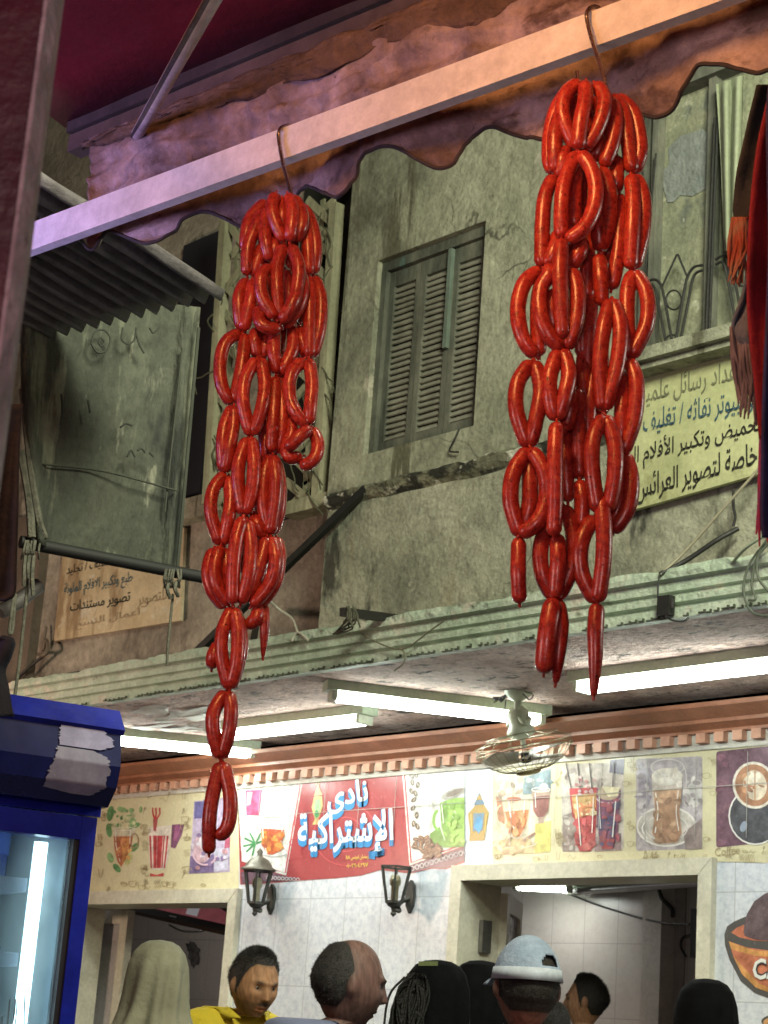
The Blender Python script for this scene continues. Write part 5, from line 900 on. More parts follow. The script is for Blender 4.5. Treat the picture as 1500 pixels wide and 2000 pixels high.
# tarp hanging from a rod
d0 = 5.35; A = at(48, 1065, d0); dirr = None
Bq = onZ(372, 1128, A.z); rod_d = (Bq - A); tn = Vector((rod_d.y, -rod_d.x, 0)).normalized()
if tn.dot(EYE - A) < 0: tn = -tn
tp = thing('hanging_tarp', 'dark green dirty canvas tarp weighted by a black rod, hanging below the corrugated roof', 'tarp', A)
rows = []
for i in range(41):
    t = i / 40; r = []
    for j in range(41):
        s = j / 40; lx = 46 + 24 * s * s + 2; lx = 40 + 30 * max(0, (s - .35) / .65) ** 1.2; rx = 392 - 46 * s
        y0 = 560 + 40 * t; y1 = 1062 + 62 * t; x = lx + (rx - lx) * t; y = y0 + (y1 - y0) * s
        off = .015 * noise.noise((t * 4, s * 3, 0)) + .05 * math.sin(t * 4 + 1) * .3 + (.05 * math.exp(-((t - .04) / .05) ** 2) + .03 * math.exp(-((t - .93) / .03) ** 2)) * 1
        r.append(onP(x, y, A + tn * off, tn))
    rows.append(r)
o = MB().grid(rows).build('tarp_cloth', mat('dirty_green_canvas', [(.024, .028, .021), (.050, .055, .040), (.080, .085, .062)], 1.8, .85, 1, 22, stretch=(1.6, 1.6, .5), lo=.34, hi=.64, grain=.4, gsc=30, spots=((.15, .155, .11), 5, .55, (1.6, 1.6, .22)), spots2=((.20, .20, .15), 11, .60, (1, 1, .3)), streak=((.022, .026, .02), 3, .56, (1, 1, .35))), tp, True); s = o.modifiers.new('s', 'SOLIDIFY'); s.thickness = .004
MB().tube([A - rod_d * .045 + tn * .03 , A + rod_d * 1.055 + tn * .03], .018, 12).build('bottom_rod', mat('rod_black', (.008, .008, .008), 20, .7), tp, True)
m = MB(); m.tube([onP(388, 640, A + tn * .03, tn), onP(346, 1120, A + tn * .03, tn)], .005, 6); m.tube([onP(356, 680, A + tn * .02, tn), onP(322, 1000, A + tn * .02, tn)], .003, 5); m.tube(spline([onP(70, 905, A + tn * .03, tn), onP(200, 920, A + tn * .03, tn), onP(345, 958, A + tn * .03, tn)], 12), .003, 5); m.build('seam', mat('green_seam', (.05, .055, .04), 9, .9), tp)
M_rope = mat('grey_rope', [(.06, .06, .045), (.15, .145, .11)], 30, .9, .4)
mL, mR = MB(), MB()
for k in range(9):
    for cx, cy, m in ((62, 1070, mL), (338, 1126, mR)):
        x = cx - 16 + 3.6 * k + rnd.uniform(-3, 3); m.tube(spline([onP(x + rnd.uniform(-5, 5), cy - 14, A + tn * .055, tn), onP(x + rnd.uniform(-6, 4), cy + 5, A + tn * .062, tn), onP(x + rnd.uniform(-7, 5), cy + 22, A + tn * .04, tn)], 8), .0035, 5)
for x0, L in ((50, 60), (58, 44), (66, 78), (330, 34), (345, 30)): (mL if x0 < 100 else mR).tube(spline([onP(x0, (1085 if x0 < 100 else 1135), A + tn * .05, tn), onP(x0 - 3, (1085 if x0 < 100 else 1135) + L * .5, A + tn * .06, tn), onP(x0 + rnd.uniform(-4, 4), (1085 if x0 < 100 else 1135) + L, A + tn * .05, tn)], 8), .006, 5)
mL.build('rope_lashing', M_rope, tp); mR.build('rope_lashing', M_rope, tp)
m = MB(); m.tube(spline([onP(44, 760, A + tn * .04, tn), onP(58, 900, A + tn * .05, tn), onP(75, 1010, A + tn * .06, tn), onP(88, 1050, A + tn * .05, tn)], 16), .010, 6); m.tube(spline([onP(40, 880, A + tn * .04, tn), onP(56, 970, A + tn * .05, tn), onP(62, 1050, A + tn * .06, tn)], 16), .012, 6); m.build('side_rope', M_rope, tp)
m = MB(); TP = lambda L: spline([onP(x, y, A + tn * .045, tn) for x, y in L], 20)
for L in ([(178, 668), (186, 648), (204, 645), (216, 662), (208, 684), (190, 688), (178, 670)], [(192, 668), (197, 660), (204, 668), (198, 676), (192, 668)], [(240, 640), (238, 662), (250, 672), (262, 664), (266, 640)], [(266, 650), (272, 672), (282, 690)], [(292, 640), (300, 650), (312, 640)], [(235, 835), (246, 828), (258, 832)], [(248, 892), (256, 880), (264, 893)], [(268, 880), (276, 876), (284, 884)], [(292, 884), (300, 892)], [(120, 770), (122, 800), (118, 830)], [(172, 782), (176, 806)]): m.tube(TP(L), .0032, 5)
m.build('faded_markings', mat('marking_paint', (.04, .045, .034), 9, .9), tp)
def rope(label, px, dd=None, r=.005): return tag(MB().tube(spline([onP(x, y, A + tn * .03, tn) for x, y in px], 20), r, 6).build('rope', M_rope, None, True), label, 'rope')
rope('long thin rope dropping from the tarp corner past the left wall', [(58, 1100), (50, 1180), (38, 1290), (27, 1375)]); rope('rope loop dangling beside the fridge top', [(27, 1160), (22, 1200), (18, 1232), (21, 1238), (25, 1225), (30, 1160)]); rope('thin rope dropping from the right end of the tarp rod to the ledge', [(338, 1160), (334, 1200), (328, 1260), (326, 1300)], r=.004)
m = MB(); m.tube(spline([onP(0, 1195, A - tn * .1, tn), onP(30, 1178, A - tn * .1, tn), onP(78, 1142, A - tn * .1, tn)], 8), .022, 8); tag(m.build('wall_pipe', mat('grey_pipe', (.09, .08, .075), 9, .6), None, True), 'grey pipe end slanting up beside the left wall pier', 'pipe')
tag(MB().tube(spline([onY(12, 1350, YR - .1), onY(50, 1310, YR - .1), onY(92, 1275, YR - .08)], 10), .010, 6).build('cable', M_black, None, True), 'black cable slanting over the left wall towards the ledge', 'cable')
tag(MB().tube(spline([onY(74, 1278, YR - .06), onY(84, 1280, YR - .1), onY(94, 1268, YR - .08), onY(90, 1250, YR - .05), onY(84, 1270, YR - .05), onY(90, 1224, YR - .03)], 20), .010, 6).build('wall_hook', mat('rusty_hook', (.16, .12, .09), 20, .8), None, True), 'bent rusty hook on the left wall below the cream sign', 'hook')
# blurred near post
pz = 1.12; p1 = at(84, 0, pz); p0 = at(116, 0, pz * 1.025); q0 = Vector((p1.x, p1.y, 0)); e1 = Vector((p0.x - p1.x, p0.y - p1.y, 0))
fdir = (ROT @ Vector((-1, 0, 0))); fdir.z = 0; fdir.normalize(); ps = thing('stall_post', 'dark maroon post with chipped edge coloured pale as if lit, out of focus at the near left', 'post', q0)
MB().prism([q0, q0 + fdir * .075, q0 + fdir * .075 + e1, q0 + e1 + fdir * .001, q0 + fdir * .001 + e1 * .5], (0, 0, 2.35)).build('post', mat('maroon_post_paint', [(.045, .005, .014), (.085, .009, .024)], 9, .45, .2), ps)
MB().prism([q0 - fdir * .0005, q0 + e1 - fdir * .0005, q0 + e1 - fdir * .003, q0 + e1 * .5 - fdir * .005, q0 - fdir * .003], (0, 0, 2.35)).build('lit_edge_strip', mat('lit_pitted_edge', [(.30, .21, .24), (.56, .43, .48)], 18, .45, .6, 30, spots=((.16, .08, .09), 28, .62, (1, 1, .6))), ps)  # pale colour imitates light catching the post's edge
# dark lace cloth behind the post
def cloth(name, label, outline, z, m, wav=.012, cat='scarf', group=None, fr=None):
    t = thing(name, label, cat, at(*outline[-1][:2], z), group); rows = []; nr = len(outline)
    n = 44; Ls = spline([(a, y, 0) for a, b, y in outline], n); Rs = spline([(b, y, 0) for a, b, y in outline], n); P0 = at(outline[0][0], outline[0][2], z)
    for i in range(n + 1):
        r = []
        for j in range(19):
            u = j / 18; x = Ls[i].x + (Rs[i].x - Ls[i].x) * u; r.append(onP(x, Ls[i].y, P0 + VH * (wav * math.sin(u * 9 + i * .06 + z * 5) + wav * .6 * noise.noise((u * 3, i * .1, z))), VH))
        rows.append(r)
    o = MB().grid(rows).build('cloth', m, t, True); s = o.modifiers.new('s', 'SOLIDIFY'); s.thickness = .004
    if fr:
        fm, rnge, ln, cnt, sway = fr; b = MB(); last = rows
        for k in range(cnt):
            f = k / max(1, cnt - 1); i0 = rnge(f); p = rows[i0[0]][i0[1]]; l = ln * rnd.uniform(.75, 1.2)
            b.tube(spline([p, p + Vector((rnd.uniform(-.004, .004), rnd.uniform(-.004, .004), -l * .5)) + sway * .4, p + Vector((rnd.uniform(-.01, .01), rnd.uniform(-.01, .01), -l)) + sway], 6), [.0022] * 5 + [.0018, .001], 5)
        b.build('fringe', fm, t, True)
    return t
RT_ = ROT @ Vector((1, 0, 0))
cloth('lace_cloth', 'black lace patterned cloth hanging behind the near left post', [(-120, 44, 790), (-120, 38, 900), (-120, 36, 1000), (-120, 33, 1100), (-120, 30, 1160), (-120, 12, 1175)], 2.3, mat('black_lace', [(.008, .008, .016), (.016, .016, .03)], 12, .8, .3, spots=((.10, .10, .13), 16, .64, (1, 1, 1))), cat='cloth')
cloth('lace_cloth', 'ragged black cloth end sticking out above the blue fridge', [(-60, 6, 1245), (-60, 26, 1252), (-60, 20, 1280), (-60, 8, 1310), (-60, 16, 1345), (-60, 28, 1400)], 3.1, mat('black_lace', (.01, .01, .02), 12, .8), cat='cloth')
cloth('scarf', 'black scarf with orange fringe, behind the red one at the right edge', [(1482, 1640, 165), (1462, 1640, 250), (1444, 1640, 330), (1432, 1640, 400), (1432, 1500, 425)], 2.35, mat('black_scarf', [(.012, .013, .017), (.03, .032, .032)], 12, .9, .3, 90), fr=(mat('orange_fringe', [(.26, .04, .015), (.24, .13, .08)], 30, .8), lambda f: (44, int(f * 9)), .075, 34, RT_ * 0))
cloth('scarf', 'dark red scarf hanging in front at the right edge', [(1500, 1640, 190), (1480, 1640, 300), (1468, 1640, 420), (1464, 1640, 540), (1466, 1640, 640), (1478, 1640, 760), (1486, 1640, 860)], 2.2, mat('red_scarf', [(.16, .004, .012), (.24, .008, .02)], 14, .9, .3, 90), fr=(mat('pink_fringe', [(.45, .02, .06), (.24, .05, .2)], 30, .8), lambda f: (44, int(f * 6)), .11, 26, RT_ * .004))
cloth('scarf', 'slate grey scarf end with pale twisted fringe below the orange fringe', [(1462, 1560, 520), (1446, 1520, 580), (1428, 1500, 640), (1450, 1500, 690)], 2.28, mat('slate_scarf', [(.07, .085, .12), (.15, .17, .22)], 14, .9, .3, 90), fr=(mat('mauve_fringe', [(.09, .07, .09), (.19, .16, .185)], 30, .8), lambda f: (29 + int(15 * f), int(f * 12)), .085, 60, RT_ * .012))
cloth('scarf', 'navy scarf edge hanging lowest at the right edge', [(1520, 1640, 130), (1500, 1640, 200), (1505, 1640, 500), (1494, 1640, 800), (1491, 1640, 1000), (1494, 1640, 1050)], 2.12, mat('navy_scarf', [(.012, .013, .05), (.03, .03, .12)], 14, .9, .3, 90))

# ------------------------------------------------------------------ fridge
FX = at(218, 1405, 3.3); FX.z = 0; fw = (ROT @ Vector((-math.sin(R_(60.6)), 0, -math.cos(R_(60.6))))); fw.z = 0; fw.normalize()
fn = Vector((fw.y, -fw.x, 0)); fn = fn if fn.dot(EYE - FX) > 0 else -fn
fr_ = thing('drinks_fridge', 'tall blue glass-door drinks fridge with torn sticker on its header', 'fridge', FX)
def fb(x0, x1, y0, y1, z0, z1, m, nm, par=fr_, bv=.006):
    b = MB(); b.obox(FX + fw * x0 + fn * y0 + Vector((0, 0, z0)), fw * (x1 - x0), fn * (y1 - y0), (0, 0, z1 - z0)); o = b.build(nm, m, par)
    if bv: bevel(o, bv)
    return o
M_fb = mat('blue_fridge_paint', [(.008, .015, .28), (.012, .024, .36)], 5, .3, .05, 60); M_fd = mat('dark_blue_header', [(.008, .013, .075), (.013, .02, .12)], 3, .28, spots=((.10, .10, .20), 3, .60, (1, 1, 1)))
def misty():
    m = glass('misty_fridge_glass', (.84, .93, .96), .05); t = m.node_tree; o = [n for n in t.nodes if n.type == 'OUTPUT_MATERIAL'][0]; prev = o.inputs[0].links[0].from_node
    d = t.nodes.new('ShaderNodeBsdfTranslucent'); d.inputs[0].default_value = (.80, .92, .94, 1); x = t.nodes.new('ShaderNodeMixShader'); tc = t.nodes.new('ShaderNodeTexCoord'); mp = t.nodes.new('ShaderNodeMapping'); mp.inputs['Scale'].default_value = (1, 1, .35)
    n = t.nodes.new('ShaderNodeTexNoise'); n.inputs['Scale'].default_value = 16; n.inputs['Detail'].default_value = 8; n.inputs['Roughness'].default_value = .75; r = t.nodes.new('ShaderNodeMapRange'); r.inputs[1].default_value = .35; r.inputs[2].default_value = .7; r.inputs[3].default_value = .03; r.inputs[4].default_value = .20
    t.links.new(tc.outputs['Object'], mp.inputs[0]); t.links.new(mp.outputs[0], n.inputs['Vector']); t.links.new(n.outputs[0], r.inputs[0]); t.links.new(r.outputs[0], x.inputs[0]); t.links.new(prev.outputs[0], x.inputs[1]); t.links.new(d.outputs[0], x.inputs[2]); t.links.new(x.outputs[0], o.inputs[0]); return m
ztop = at(222, 1405, 3.3).z; zh = at(200, 1583, 3.28).z; WD = .78
b = MB(); pr = [(.0, ztop), (.02, ztop), (.055, ztop - .03), (.07, ztop - .09), (.062, zh + .03), (.03, zh), (.0, zh)]
b.prism([FX + fn * y + Vector((0, 0, z)) for y, z in pr], fw * WD); smooth_by_angle(b.build('header', M_fd, fr_), 50)
b = MB(); b.prism([FX + fn * y + fw * -.004 + Vector((0, 0, z)) for y, z in [(-.02, ztop + .012), (.025, ztop + .012), (.062, ztop - .026), (.056, ztop - .034), (.02, ztop + .001), (-.02, ztop + .001)]], fw * (WD + .008)); b.build('header_trim', M_fb, fr_)
# torn sticker remains
def hdr(x, y):
    t = (y - 1395) / 185; t = max(0, min(1, t)); z = ztop - (ztop - zh) * t; yy = .055 + .016 * math.sin(math.pi * min(1, t * 1.2)) if t > .15 else .03 + .17 * t
    for (ya, za), (yb, zb) in zip(pr[1:], pr[2:]):
        if za >= z >= zb: yy = ya + (yb - ya) * (za - z) / max(1e-6, za - zb)
    X = (222 - x) / 3716 * 3.3 * 1.0
    return FX + fw * X + fn * (yy + .0025) + Vector((0, 0, z))
def strip(L, m, nm):
    b = MB(); r = random.Random(3); rows = []
    for i in range(len(L) * 6 - 5):
        k = min(i // 6, len(L) - 2); t = i / 6 - k; (xa, xb, y), (xc, xd, y2) = L[k], L[k + 1]; x0 = xa + (xc - xa) * t + r.uniform(-4, 4); x1 = xb + (xd - xb) * t + r.uniform(-4, 4); rows.append([hdr(x0 + (x1 - x0) * j / 8, y + (y2 - y) * t) for j in range(9)])
    b.grid(rows); return b.build(nm, m, fr_, True)
strip([(104, 160, 1405), (100, 186, 1420), (97, 192, 1440), (97, 206, 1452), (96, 205, 1462), (95, 180, 1474)], mat('lilac_sticker_residue', [(.22, .23, .42), (.34, .36, .58)], 8, .6, spots=((.05, .05, .12), 12, .66, (1, 1, 1))), 'torn_sticker'); strip([(95, 165, 1477), (92, 195, 1487), (88, 200, 1505), (82, 200, 1525), (80, 198, 1545), (78, 185, 1558), (140, 176, 1564)], mat('grey_sticker_residue', [(.16, .17, .27), (.28, .30, .42)], 8, .6, spots=((.46, .47, .48), 9, .63, (1, 1, 1)), spots2=((.04, .04, .08), 20, .70, (1, 1, 1))), 'torn_sticker')
zd = zh - .012; fo = .012
fb(0, WD, -.60, -.002, zd - .002, ztop, M_fb, 'upper_case')
for x0, x1 in ((.012, .03), (WD - .03, WD - .012)): fb(x0, x1, -.60, -.03, .12, zd - .004, mat('pale_fridge_liner', [(.20, .28, .34), (.27, .35, .40)], 5, .5), 'side_wall', bv=.003)
fb(.03, WD - .03, -.60, -.57, .12, zd - .004, mat('pale_fridge_liner', (.20, .28, .34), 5, .5), 'back_wall', bv=0)
fb(.012, WD - .012, -.60, -.03, .0, .118, M_fb, 'base')
dr = fb(.01, .036, -.028, fo, .12, zd - .006, M_fb, 'door'); fb(WD - .055, WD - .01, -.028, fo, .12, zd - .006, M_fb, 'door_rail', dr); fb(.036, WD - .055, -.027, fo - .001, zd - .045, zd - .006, M_fb, 'door_rail', dr); fb(.036, WD - .055, -.027, fo - .001, .12, .18, M_fb, 'door_rail', dr)
fb(.036, .046, -.026, fo - .004, .18, zd - .045, mat('black_gasket', (.012, .013, .02), 9, .5), 'gasket', dr, 0)
fb(.046, WD - .055, -.018, -.012, .18, zd - .045, misty(), 'glass', dr, 0)
M_shf = mat('wire_shelf_blue', [(.10, .13, .20), (.18, .22, .30)], 8, .5); M_cool = mat('fridge_tube', (.8, .95, 1), 5, .4, emit=((.76, .96, 1), 6))
SH = [at(60, 1718, 3.4).z, at(55, 1858, 3.4).z, at(50, 1990, 3.4).z]
for zz in SH: fb(.10, WD - .04, -.56, -.05, zz - .035, zz - .012, M_shf, 'shelf', bv=.003)
b = MB(); xt = .085; b.tube([FX + fw * xt - fn * .045 + Vector((0, 0, .3)), FX + fw * xt - fn * .045 + Vector((0, 0, SH[0] - .01 + .06))], .012, 12); b.build('tube_lamp', M_cool, fr_, True)
for z0, z1 in ((SH[0] - .3, SH[0] - .29),): pass
def bottle(zz, x, y, colr, capc, h, lab, w=.03):
    c = FX + fw * x - fn * y + Vector((0, 0, zz - .011)); t = thing('bottle', lab, 'bottle', c, 'bottles in the drinks fridge')
    MB().lathe([(w * .9, 0), (w, .01), (w, h * .55), (w * .8, h * .68), (w * .4, h * .86), (w * .38, h * .93)], c, n=16).build('body', colr, t, True); MB().lathe([(w * .44, h * .931), (w * .44, h)], c, n=12).build('cap', capc, t, True); MB().lathe([(w + .0008, h * .2), (w + .0008, h * .48)], c, n=16).build('label_band', capc, t, True)
M_wat = mat('water_bottle_plastic', (.10, .17, .24), 9, .15); M_cap = mat('blue_cap', (.02, .08, .42), 9, .4); M_drk = mat('dark_blue_bottle', (.01, .03, .22), 9, .2)
for i in range(5): bottle(SH[0], .135 + .08 * i, .16, M_drk if i < 3 else M_wat, M_cap, .21, 'small bottle on the top shelf of the blue fridge')
for i in range(5): bottle(SH[1], .14 + .08 * i, .18, M_wat, M_cap if i % 2 else mat('white_cap', (.6, .62, .65), 9, .4), .19, 'clear bottle on the middle shelf of the blue fridge')
for i in range(6): bottle(SH[2], .13 + .076 * i, .15, M_wat, M_cap, .22, 'clear water bottle with blue cap on the low shelf of the blue fridge')
area('fridge_tube_glow', (FX + fw * .4 - fn * .06 + Vector((0, 0, zd - .08)))[:], (FX + fw * .35 - fn * .35 + Vector((0, 0, .9)))[:], .3, 2, (.75, .95, 1), .05)
# condensation runs on the glass
b = MB()
for k in range(46):
    x = rnd.uniform(.09, .42); z = rnd.uniform(SH[2], zd - .3); P = [FX + fw * x + fn * -.0112 + Vector((0, 0, z))]
    for j in range(6): P.append(P[-1] + fw * rnd.uniform(-.004, .004) + Vector((0, 0, -.02 - .02 * rnd.random())))
    b.tube(spline(P, 14), .0011, 4)
b.build('water_runs', mat('water_run', (.16, .22, .25), 9, .1), fr_, True)
# ------------------------------------------------------------------ people
def sst(a, b, t): t = max(0, min(1, (t - a) / (b - a))); return t * t * (3 - 2 * t)
def col_mesh(o, fn):
    me = o.data; ca = me.color_attributes.new('Col', 'FLOAT_COLOR', 'POINT')
    for i, v in enumerate(me.vertices): ca.data[i].color = (*fn(v.co), 1)
def skin_mat():
    m = bpy.data.materials.new('skin'); m.use_nodes = True; t = m.node_tree; b = t.nodes['Principled BSDF']; a = t.nodes.new('ShaderNodeVertexColor'); a.layer_name = 'Col'
    n = t.nodes.new('ShaderNodeTexNoise'); n.inputs['Scale'].default_value = 34; n.inputs['Detail'].default_value = 7; h = t.nodes.new('ShaderNodeHueSaturation'); r = t.nodes.new('ShaderNodeMapRange'); r.inputs[1].default_value = .35; r.inputs[2].default_value = .65; r.inputs[3].default_value = .74; r.inputs[4].default_value = 1.22
    t.links.new(n.outputs[0], r.inputs[0]); t.links.new(r.outputs[0], h.inputs['Value']); t.links.new(a.outputs[0], h.inputs['Color']); t.links.new(h.outputs[0], b.inputs['Base Color']); b.inputs['Roughness'].default_value = .6; b.inputs['Specular IOR Level'].default_value = .25; bp = t.nodes.new('ShaderNodeBump'); bp.inputs['Strength'].default_value = .35; bp.inputs['Distance'].default_value = .004; t.links.new(n.outputs[0], bp.inputs['Height']); t.links.new(bp.outputs[0], b.inputs['Normal'])
    return m
M_skin = skin_mat()
G = lambda v, s: math.exp(-(v / s) ** 2)
NA = 96
def head_pt(el, az, grow=0, feat=True):
    ce, se = math.cos(el), math.sin(el); x = .097 * ce * math.cos(az); y = .077 * ce * math.sin(az); z = .118 * se
    if z < 0:
        t = -z / .118; y *= 1 - .26 * t ** 1.4
        if x < 0: x *= 1 - .30 * t
        else: x *= 1 - .05 * t
    if x < 0 and z > -.03: x *= 1.06
    if x > 0: x = x - .012 * G(z - .05, .05) * 0 + (-.006 if abs(y) < .05 and z > .03 else 0) * G(z - .06, .04)
    if feat and x > 0:
        zn = (.020 - z) / .055; nose = 0
        if 0 < zn < 1: nose = .026 * (zn ** 1.15) if zn < .82 else .0205 * (1 - zn) / .18 * 1.0
        wn = .0085 + .006 * max(0, min(1, zn)); x += nose * G(y, wn)
        x -= .011 * (G(abs(y) - .031, .016)) * G(z - .010, .012); x += .006 * G(z - .031, .009) * G(abs(y) - .026, .024)
        x += .006 * G(z + .056, .006) * G(y, .020) + .006 * G(z + .069, .006) * G(y, .017) - .004 * G(z + .0625, .003) * G(y, .022)
        x += .009 * G(z + .098, .014) * G(y, .022); s = 1 if y > 0 else -1; y += s * .004 * G(z + .018, .02) * G(abs(y) - .05, .018)
    if feat:
        s = 1 if y > 0 else -1
        e = G(x + .006, .013) * G(z + .008 , .027)
        if abs(y) > .05: y += s * .021 * e * (1 - .45 * G(x + .008, .006) * G(z + .006, .014)); x -= .006 * e
    if grow:
        n = Vector((x / .097 ** 2, y / .077 ** 2, z / .118 ** 2)).normalized(); x += n.x * grow; y += n.y * grow; z += n.z * grow
    return Vector((x, y, z))
def hand(m, w_, d, side, s):
    """open relaxed hand: palm and five bent fingers"""
    d = Vector(d).normalized(); x = Vector((1, 0, 0)); x = (x - d * x.dot(d)).normalized(); y = d.cross(x)
    m.tube([w_, w_ + d * .03 * s, w_ + d * .085 * s], [.024 * s, .036 * s, .034 * s], 10)
    for k, (ox, L) in enumerate(((-.03, .07), (-.010, .08), (.010, .075), (.028, .06))):
        p = w_ + d * .08 * s + x * ox * s; m.tube(spline([p, p + d * L * .45 * s, p + d * L * .85 * s + y * -side * .014 * s, p + d * L * s + y * -side * .03 * s], 7), [.0095 * s] * 6 + [.008 * s, .005 * s], 8)
    p = w_ + d * .03 * s - x * -.03 * s; m.tube(spline([p, p + x * .025 * s + d * .03 * s, p + x * .03 * s + d * .062 * s], 6), [.012 * s] * 5 + [.010 * s, .006 * s], 8)
def person(label, P, yaw, H, skin, hair=None, haircol=(.02, .018, .016), shirt=None, trousers=(.05, .05, .06), beard=None, z0=fz if False else 0, pitch=0, turn=0, collar=False, gown=None, group=None, lean=0, hunch=(0, 0)):
    s = H / 1.75; root = thing('person', label, 'person', (P[0], P[1], z0), group, yaw); hc = Vector((.03 + lean, 0, H - .118 * s)); L = []
    rotm = Matrix.Rotation(turn, 3, 'Z') @ Matrix.Rotation(pitch, 3, 'Y')
    def HP(el, az, g=0): return hc + rotm @ (head_pt(el, az, g) * s)
    els = [R_(88 - i * 142 / 58) for i in range(59)]; rows = []; fe = []
    AZ = [2 * math.pi * k / NA - .35 * math.sin(2 * math.pi * k / NA) for k in range(NA)]     # denser at the face
    for el in els: rows.append([HP(el, a) for a in AZ])
    body = [(-.145, .054, .056, -.012), (-.165, .058, .062, -.018), (-.185, .066, .082, -.022), (-.2, .075, .125, -.026), (-.215, .084, .165, -.028), (-.24, .094, .186, -.028), (-.30, .108, .190, -.026), (-.40, .118, .180, -.02), (-.52, .112, .165, -.015), (-.66, .108, .155, -.01), (-.78, .115, .172, -.01), (-.88, .112, .168, -.01), (-.94, .07, .12, -.01)]
    def ring(z, rx, ry, cx, g=0): lf = lean * max(0, min(1, (1.0 + z + .0) / .9)) - hunch[0] * sst(-.10, -.2, z); return [Vector((.03 + cx + lf + (rx + g) * s * math.cos(a), (ry + g) * s * math.sin(a), hc.z + (z + hunch[1] * sst(-.11, -.2, z)) * s)) for a in AZ]
    BX, BZ = hunch
    nb = [ring(*q) for q in body]; m = MB(); m.grid(rows + nb, None, True); m.cap(rows[0], None, True); m.cap(nb[-1])
    zc = lambda z: hc.z + (z + hunch[1]) * s; limb = MB(); cl = MB(); tr = MB(); shd = {}
    for sd in (1, -1):
        S = Vector((.005 + lean * .8 - hunch[0], sd * .185 * s, zc(-.245))); E_ = Vector((-.01 + lean * .4 - hunch[0], sd * .225 * s, zc(-.52))); Wr = Vector((.05 + lean * .3, sd * .235 * s, zc(-.76)))
        limb.tube(spline([S, E_, Wr], 14), [.052 * s - .022 * s * i / 14 for i in range(15)], 12); hand(limb, Wr, (.08, 0, -1), sd, s)
        hp, kn, an = Vector((.02, sd * .09 * s, zc(-.88))), Vector((.03, sd * .095 * s, .50 * s)), Vector((.0, sd * .1 * s, .08 * s))
        limb.tube(spline([hp, kn, an], 14), [.088 * s - .046 * s * i / 14 for i in range(15)], 14); limb.tube([an + Vector((-.05, 0, -.045)), an + Vector((.04, 0, -.04)), an + Vector((.15, 0, -.055))], [.035, .042, .025], 10)
        if shirt: cl.tube(spline([S + Vector((0, -sd * .02, .012)), S.lerp(E_, .5), S.lerp(E_, .92)], 10), [.068 * s - .008 * s * i / 10 for i in range(11)], 16, cap=True)
        if not gown: tr.tube(spline([hp + Vector((0, 0, .04)), kn, an], 12), [.105 * s - .045 * s * i / 12 for i in range(13)], 16)
    m.v and None; off = len(m.v); m.v += limb.v; m.f += [tuple(i + off for i in f) for f in limb.f]; m.m += limb.m
    bo = m.build('body', M_skin, root, True, local=True)
    inv = rotm.transposed()
    def colour(c):
        q = inv @ (Vector(c) - hc) / s; k = Vector(skin)
        if q.z > -.125 and q.x > 0:
            br = max(G(abs(q.y) - .031, .016) * G(q.z - .030 + .12 * max(0, abs(q.y) - .04), .0055) - .15, 0) * 1.3; k = k.lerp(Vector((.02, .015, .012)), min(1, br) * (.9 if q.x > .05 else 0))
            ey = G(abs(q.y) - .031, .013) * G(q.z - .008, .006); 
            if q.x > .055: k = k.lerp(Vector((.03, .022, .02)), min(1, ey * .85))
            lp = G(q.y, .022) * (G(q.z + .056, .007) + G(q.z + .069, .007)); k = k.lerp(Vector((skin[0] * .8, skin[1] * .52, skin[2] * .5)), min(.8, lp) if q.x > .05 else 0)
            if beard:
                st = max(G(q.z + .045, .0075) * G(q.y, .026) * beard[0], (beard[1] if q.z < -.04 and (abs(q.y) > .022 or q.z < -.082) else 0)); k = k.lerp(Vector((.03, .024, .02)), min(.92, st) if q.x > .0 else 0)
        if hair: k = k.lerp(Vector(haircol) * 1.6, .75 * sst(-.0038, .003, hair(q.x, q.y, q.z, 0)))
        return k
    col_mesh(bo, colour)
    for sd in (1, -1):                                            # eyeballs with iris
        e = MB(); c = hc + rotm @ (Vector((.0685, sd * .031, .009)) * s); f = rotm @ Vector((1, 0, 0)); e.lathe([(0, -.011), (.008, -.008), (.011, 0), (.0095, .0055), (.0055, .0095), (0, .011)], c, f, 14); eo = e.build('eye', mat('eye_white', (.18, .155, .14), 9, .2), root, True, local=True)
        e = MB(); e.lathe([(.0058, .0096), (.003, .0112), (0, .0116)], c, f, 12); e.build('iris', mat('dark_iris', (.015, .01, .008), 9, .15), eo, True, local=True)
    if hair:
        h = MB(); fe = []; nE = 48; r = random.Random(4); g = [[None] * NA for _ in range(nE)]
        for i in range(nE):
            el = R_(89 - i * 130 / nE)
            for j, a in enumerate(AZ):
                q = head_pt(el, a); th = hair(q.x, q.y, q.z, a); g[i][j] = (th, HP(el, a, (th * (1 + .2 * noise.noise((math.cos(a) * 6, math.sin(a) * 6, el * 7))) if th > 0 else th)))
        rows = [[c[1] for c in row] for row in g]; b0 = MB(); b0.v = [v for r_ in rows for v in r_]
        for i in range(nE - 1):
            for j in range(NA):
                k = (j + 1) % NA
                if max(g[i][j][0], g[i][k][0], g[i + 1][j][0], g[i + 1][k][0]) > -.0035: b0.f.append((i * NA + j, i * NA + k, (i + 1) * NA + k, (i + 1) * NA + j)); b0.m.append(None)
        if hair(0, 0, .11, 0) > 0: b0.f.append(tuple(range(NA))[::-1]); b0.m.append(None)
        hv = list(b0.v)
